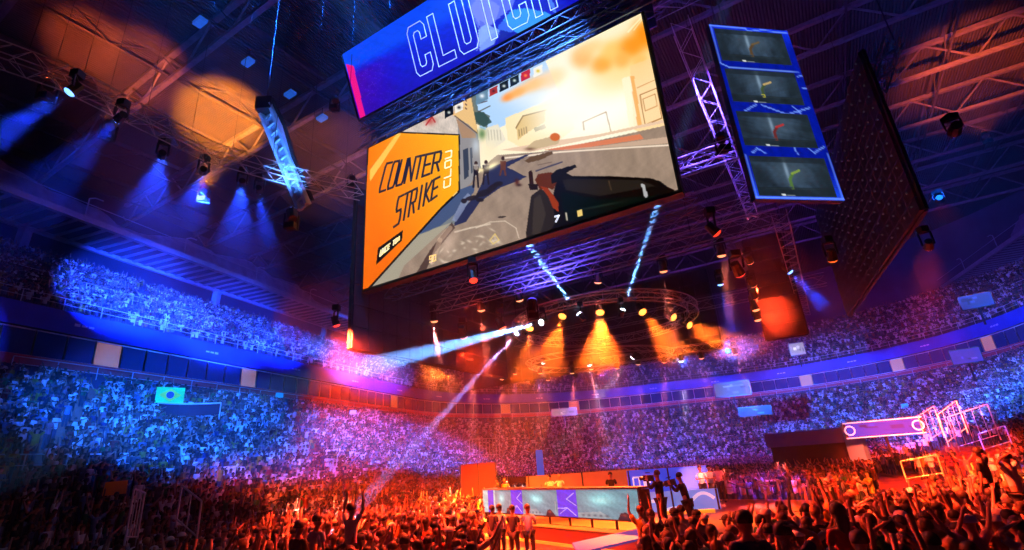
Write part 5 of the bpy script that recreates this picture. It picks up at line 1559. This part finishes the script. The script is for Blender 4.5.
# sign, monitors and frames in the stands
def lit_box(name, x, y, d, w, h, label, cat, emit, es=.9, border=None, post=True, group=None):
    P = at_d(x, y, d); n = (P - CAM); n.z = 0; n.normalize(); ex = Vector((n.y, -n.x, 0))
    t = thing(name, P, label, cat, group)
    MB().obox(P + n * .1, ex * w / 2, n * .1, Vector((0, 0, h / 2))).build('housing', blk, t)
    def f(p):
        p.C[:] = np.array(emit) * (1.0 if border else .75)
        r = np.random.default_rng(int(x)); 
        for k in range(7): p.poly([(a0, b0) for a0, b0 in ((lambda cx, cy, ww, hh: [(cx - ww, cy - hh), (cx + ww, cy - hh), (cx + ww, cy + hh), (cx - ww, cy + hh)])(r.uniform(8, 92), r.uniform(10, 40), r.uniform(2, 12), r.uniform(2, 7)))], tuple(np.clip(np.array(emit) * r.uniform(.3, 1.7), 0, 255)), .7)
    picture('display', [P + ex * a * w * .47 + Vector((0, 0, b * h * .44)) - n * .02 for a, b in ((-1, 1), (1, 1), (1, -1), (-1, -1))], 30, 12, f, t, (100, 50))
    if border:
        b = MB()
        for sgn in (-1, 1): b.bar(P + ex * -w / 2 + Vector((0, 0, sgn * h / 2)) - n * .03, P + ex * w / 2 + Vector((0, 0, sgn * h / 2)) - n * .03, h * .07)
        for sgn in (-1, 1):
            for k in range(10):
                a0, a1 = k * .628, (k + 1) * .628
                c_ = P + ex * sgn * w * .43 - n * .05
                b.bar(c_ + ex * math.cos(a0) * h * .3 + Vector((0, 0, math.sin(a0) * h * .3)), c_ + ex * math.cos(a1) * h * .3 + Vector((0, 0, math.sin(a1) * h * .3)), h * .09)
        b.build('border', mat('sign_border', (.8, .85, 1), .5, emit=srgb(185, 200, 255), strength=.9), t)
    if post: MB().bar(P + n * .15 - Vector((0, 0, h / 2)), P + n * .15 - Vector((0, 0, h / 2 + 1.3)), .1).build('post', blk, t)
    return t
lit_box('led_sign', 883, 428, 42, 4.3, .95, 'long blue LED sign with white border and round ends in the right stand', 'sign', (30, 60, 215), 1, True)
lit_box('video_monitor', 976, 301, 52, 2.0, 1.1, 'bright pale blue monitor high in the right upper stand', 'monitor', (60, 90, 220), group='monitors in the stands')
lit_box('video_monitor', 966, 356, 50, 1.8, 1.1, 'violet blue monitor hanging at the right suite windows', 'monitor', (90, 70, 240), group='monitors in the stands')
lit_box('video_monitor', 797, 349, 66, 1.6, 1.5, 'white monitor in the upper stand right of the narrow screen', 'monitor', (200, 195, 235), group='monitors in the stands')
lit_box('video_monitor', 732, 389, 62, 3.8, 1.6, 'grey lit camera booth window with two pale panes in the far stand', 'monitor', (110, 130, 190), group='monitors in the stands')
lit_box('video_monitor', 755, 411, 56, 3.0, .9, 'blue monitor in the far blue crowd', 'monitor', (30, 110, 235), group='monitors in the stands')
lit_box('video_monitor', 564, 412, 62, 3.0, .9, 'small warm lit booth in the middle of the far stand', 'monitor', (190, 150, 150), group='monitors in the stands')
lit_box('video_monitor', 515, 380, 60, 1.2, .5, 'small white monitor at the left of the lamp row', 'monitor', (240, 225, 230), group='monitors in the stands')

# walkway mouth under the far right stand, and a curved parapet in the left stand
ta_, tb2 = at_d(775, 468, 46), at_d(862, 463, 44)
ex = tb2 - ta_; ex.z = 0; nn = Vector((-ex.y, ex.x, 0)).normalized()
if nn.dot(ta_ - CAM) < 0: nn = -nn
tun = thing('walkway_mouth', zz((ta_ + tb2) / 2, 0), 'dark walkway mouth with a blue lintel below the blue sign', 'entrance')
cz = (ta_ + tb2) / 2
MB().obox(zz(cz, 1.5) + nn * .6, ex / 2, nn * .5, Vector((0, 0, 1.45))).build('opening', dark_in, tun)  # solid dark block stands in for the shade inside the walkway
MB().obox(zz(cz, 3.4) + nn * .4, ex / 2 * 1.03, nn * .8, Vector((0, 0, .5))).build('lintel', mat('lintel_blue_lit', (.08, .1, .4), .6), tun)  # blue light on this ledge is put into its colour
MB().obox(zz(tb2, 2.1), ex.normalized() * .5, nn * .5, Vector((0, 0, 2.1))).build('column', mat('column_blue', (.1, .3, .7), .6), tun)
pts = [spot_at(x, y) + Vector((0, 0, 1.6)) for x, y in ((153, 405), (168, 410), (188, 412), (208, 415), (226, 415))]
par = thing('stair_parapet', pts[2] - Vector((0, 0, 1.6)), 'curved white topped parapet around a stair opening in the left lower stand', 'parapet')
m = MB()
tcv = (CAM - pts[2]); tcv.z = 0; tcv.normalize()
ctr = pts[2].copy(); zt0 = pts[2].z + .4
arc = [zz(ctr + Vector((tcv.y, -tcv.x, 0)) * 2.1 * t_ + tcv * (.8 - .9 * t_ * t_ + .4), zt0 + .2 * t_ * t_) for t_ in np.linspace(-1, 1, 13)]
m.path(arc, .07, 6); m.build('coping', white_paint, par)
m = MB()
for a, b in zip(arc[:-1], arc[1:]): m.quad(a, b, b - Vector((0, 0, .9)), a - Vector((0, 0, .9)))
m.build('panel', dark_in, par)
for a in (arc[0], arc[-1]): MB().tube(a, a - Vector((0, 0, 1.3)), .05).build('post', white_paint, par)
P1, P2 = at_d(541, 476, 40), at_d(541, 450, 40)
bp_ = MB().bar(zz(P1, 0), zz(P1, P2.z), .5).build('light_pillar', mat('pillar_blue', (.1, .3, .8), .5, emit=srgb(30, 90, 220), strength=.6))
tag(bp_, 'slim blue glowing pillar behind the left part of the stage desk', 'pillar')

# --- one crowd for everyone farther away
def low_person(la_, ra_, jit=0):
    V = []; F4 = []; F3 = []; Cc = []
    def tubeq(a, b, ra, rb, n, part_, sq=1.0):
        a, b = Vector(a), Vector(b); d = (b - a).normalized()
        x = d.cross(Vector((0, 1, 0))); x = x.normalized() if x.length > .1 else Vector((1, 0, 0)); y = x.cross(d)
        i0 = len(V)
        for P, R in ((a, ra), (b, rb)):
            for i in range(n):
                t = 2 * math.pi * (i + .5) / n
                V.append(P + x * math.cos(t) * R + y * math.sin(t) * R * sq); Cc.append(part_)
        for i in range(n): F4.append((i0 + i, i0 + (i + 1) % n, i0 + n + (i + 1) % n, i0 + n + i))
        F4.append((i0 + n, i0 + n + 1, i0 + n + 2, i0 + n + 3) if n == 4 else (i0 + n, i0 + n + 1, i0 + n + 2, i0 + n + 5)); 
        if n == 6: F4.append((i0 + n + 2, i0 + n + 3, i0 + n + 4, i0 + n + 5))
    tubeq((0, 0, .85), (0, 0, 1.22), .17, .17, 6, 1, .7); tubeq((0, 0, 1.22), (0, 0, 1.46), .17, .19, 6, 1, .62)
    tubeq((-.1, 0, .05), (-.08, 0, .88), .07, .1, 4, 2); tubeq((.1, 0, .05), (.08, 0, .88), .07, .1, 4, 2)
    tubeq((0, 0, 1.44), (0, 0, 1.56), .06, .055, 4, 0)
    # head
    i0 = len(V); rings_ = [(-.1, .055), (-.03, .092), (.05, .095), (.11, .05)]
    for k, (zz_, r_) in enumerate(rings_):
        for i in range(6):
            t = 2 * math.pi * (i + .5) / 6
            yy = math.sin(t)
            V.append(Vector((math.cos(t) * r_, yy * r_, 1.66 + zz_))); Cc.append(3 if (k >= 2 or (yy < .2 and k >= 1)) else 0)
    for k in range(3):
        for i in range(6): F4.append((i0 + k * 6 + i, i0 + k * 6 + (i + 1) % 6, i0 + (k + 1) * 6 + (i + 1) % 6, i0 + (k + 1) * 6 + i))
    F4.append((i0 + 18, i0 + 19, i0 + 20, i0 + 23)); F4.append((i0 + 20, i0 + 21, i0 + 22, i0 + 23))
    for s, pose in ((-1, la_), (1, ra_)):
        sh, e, w = arm_chain(pose, s)
        tubeq(sh, sh + (e - sh) * .7, .07, .06, 4, 1); tubeq(sh + (e - sh) * .65, e, .045, .04, 4, 0); tubeq(e, w + (w - e).normalized() * .14, .04, .03, 4, 0)
    return np.array([tuple(v) for v in V]), np.array(F4), np.array(Cc)
LP = [low_person(*POSES[p][:2]) for p in POSES if p != 'sitting with hands in lap']
weights = np.array([.5, .4, .6, 1.0, 1.4, .4, 3.4, 2.0, .4]); weights /= weights.sum()
SC = [tuple(c * (.72 if k == 'white' else .32) for c in x) for k, x in SHIRTS.items()]; sw = np.array([.34, .30, .06, .10, .07, .04, .04, .04, .02, .02]); sw /= sw.sum()
skc = np.array([(.36, .21, .15), (.22, .12, .08), (.10, .055, .035)])
Vs, Fs, Cs = [], [], []; base = 0
choice = nrnd.choice(len(LP), len(far), p=weights); shc = nrnd.choice(len(SC), len(far), p=sw)
for i, s in enumerate(far):
    V, F, Pt = LP[choice[i]]
    k = nrnd.uniform(.88, 1.03); c_, s_ = math.cos(s[3]) * k, math.sin(s[3]) * k
    W = np.empty_like(V)
    W[:, 0] = V[:, 0] * c_ - V[:, 1] * s_ + s[0]; W[:, 1] = V[:, 0] * s_ + V[:, 1] * c_ + s[1]; W[:, 2] = V[:, 2] * k + s[2]
    pc = np.array([skc[nrnd.integers(3)], np.array(SC[shc[i]]) * nrnd.uniform(.8, 1.15), (.03, .035, .05), (.02, .015, .012)])
    Vs.append(W); Fs.append(F + base); Cs.append(pc[Pt]); base += len(V)
cr_ = np_mesh('crowd', np.concatenate(Vs), [np.concatenate(Fs)], attr_mat('crowd_clothes', 0), np.clip(np.concatenate(Cs), 0, 1))
tag(cr_, 'packed crowd of people filling both stands and the back of the floor', 'crowd', kind='stuff')
print('CROWD', len(near), len(far), len(cr_.data.polygons))
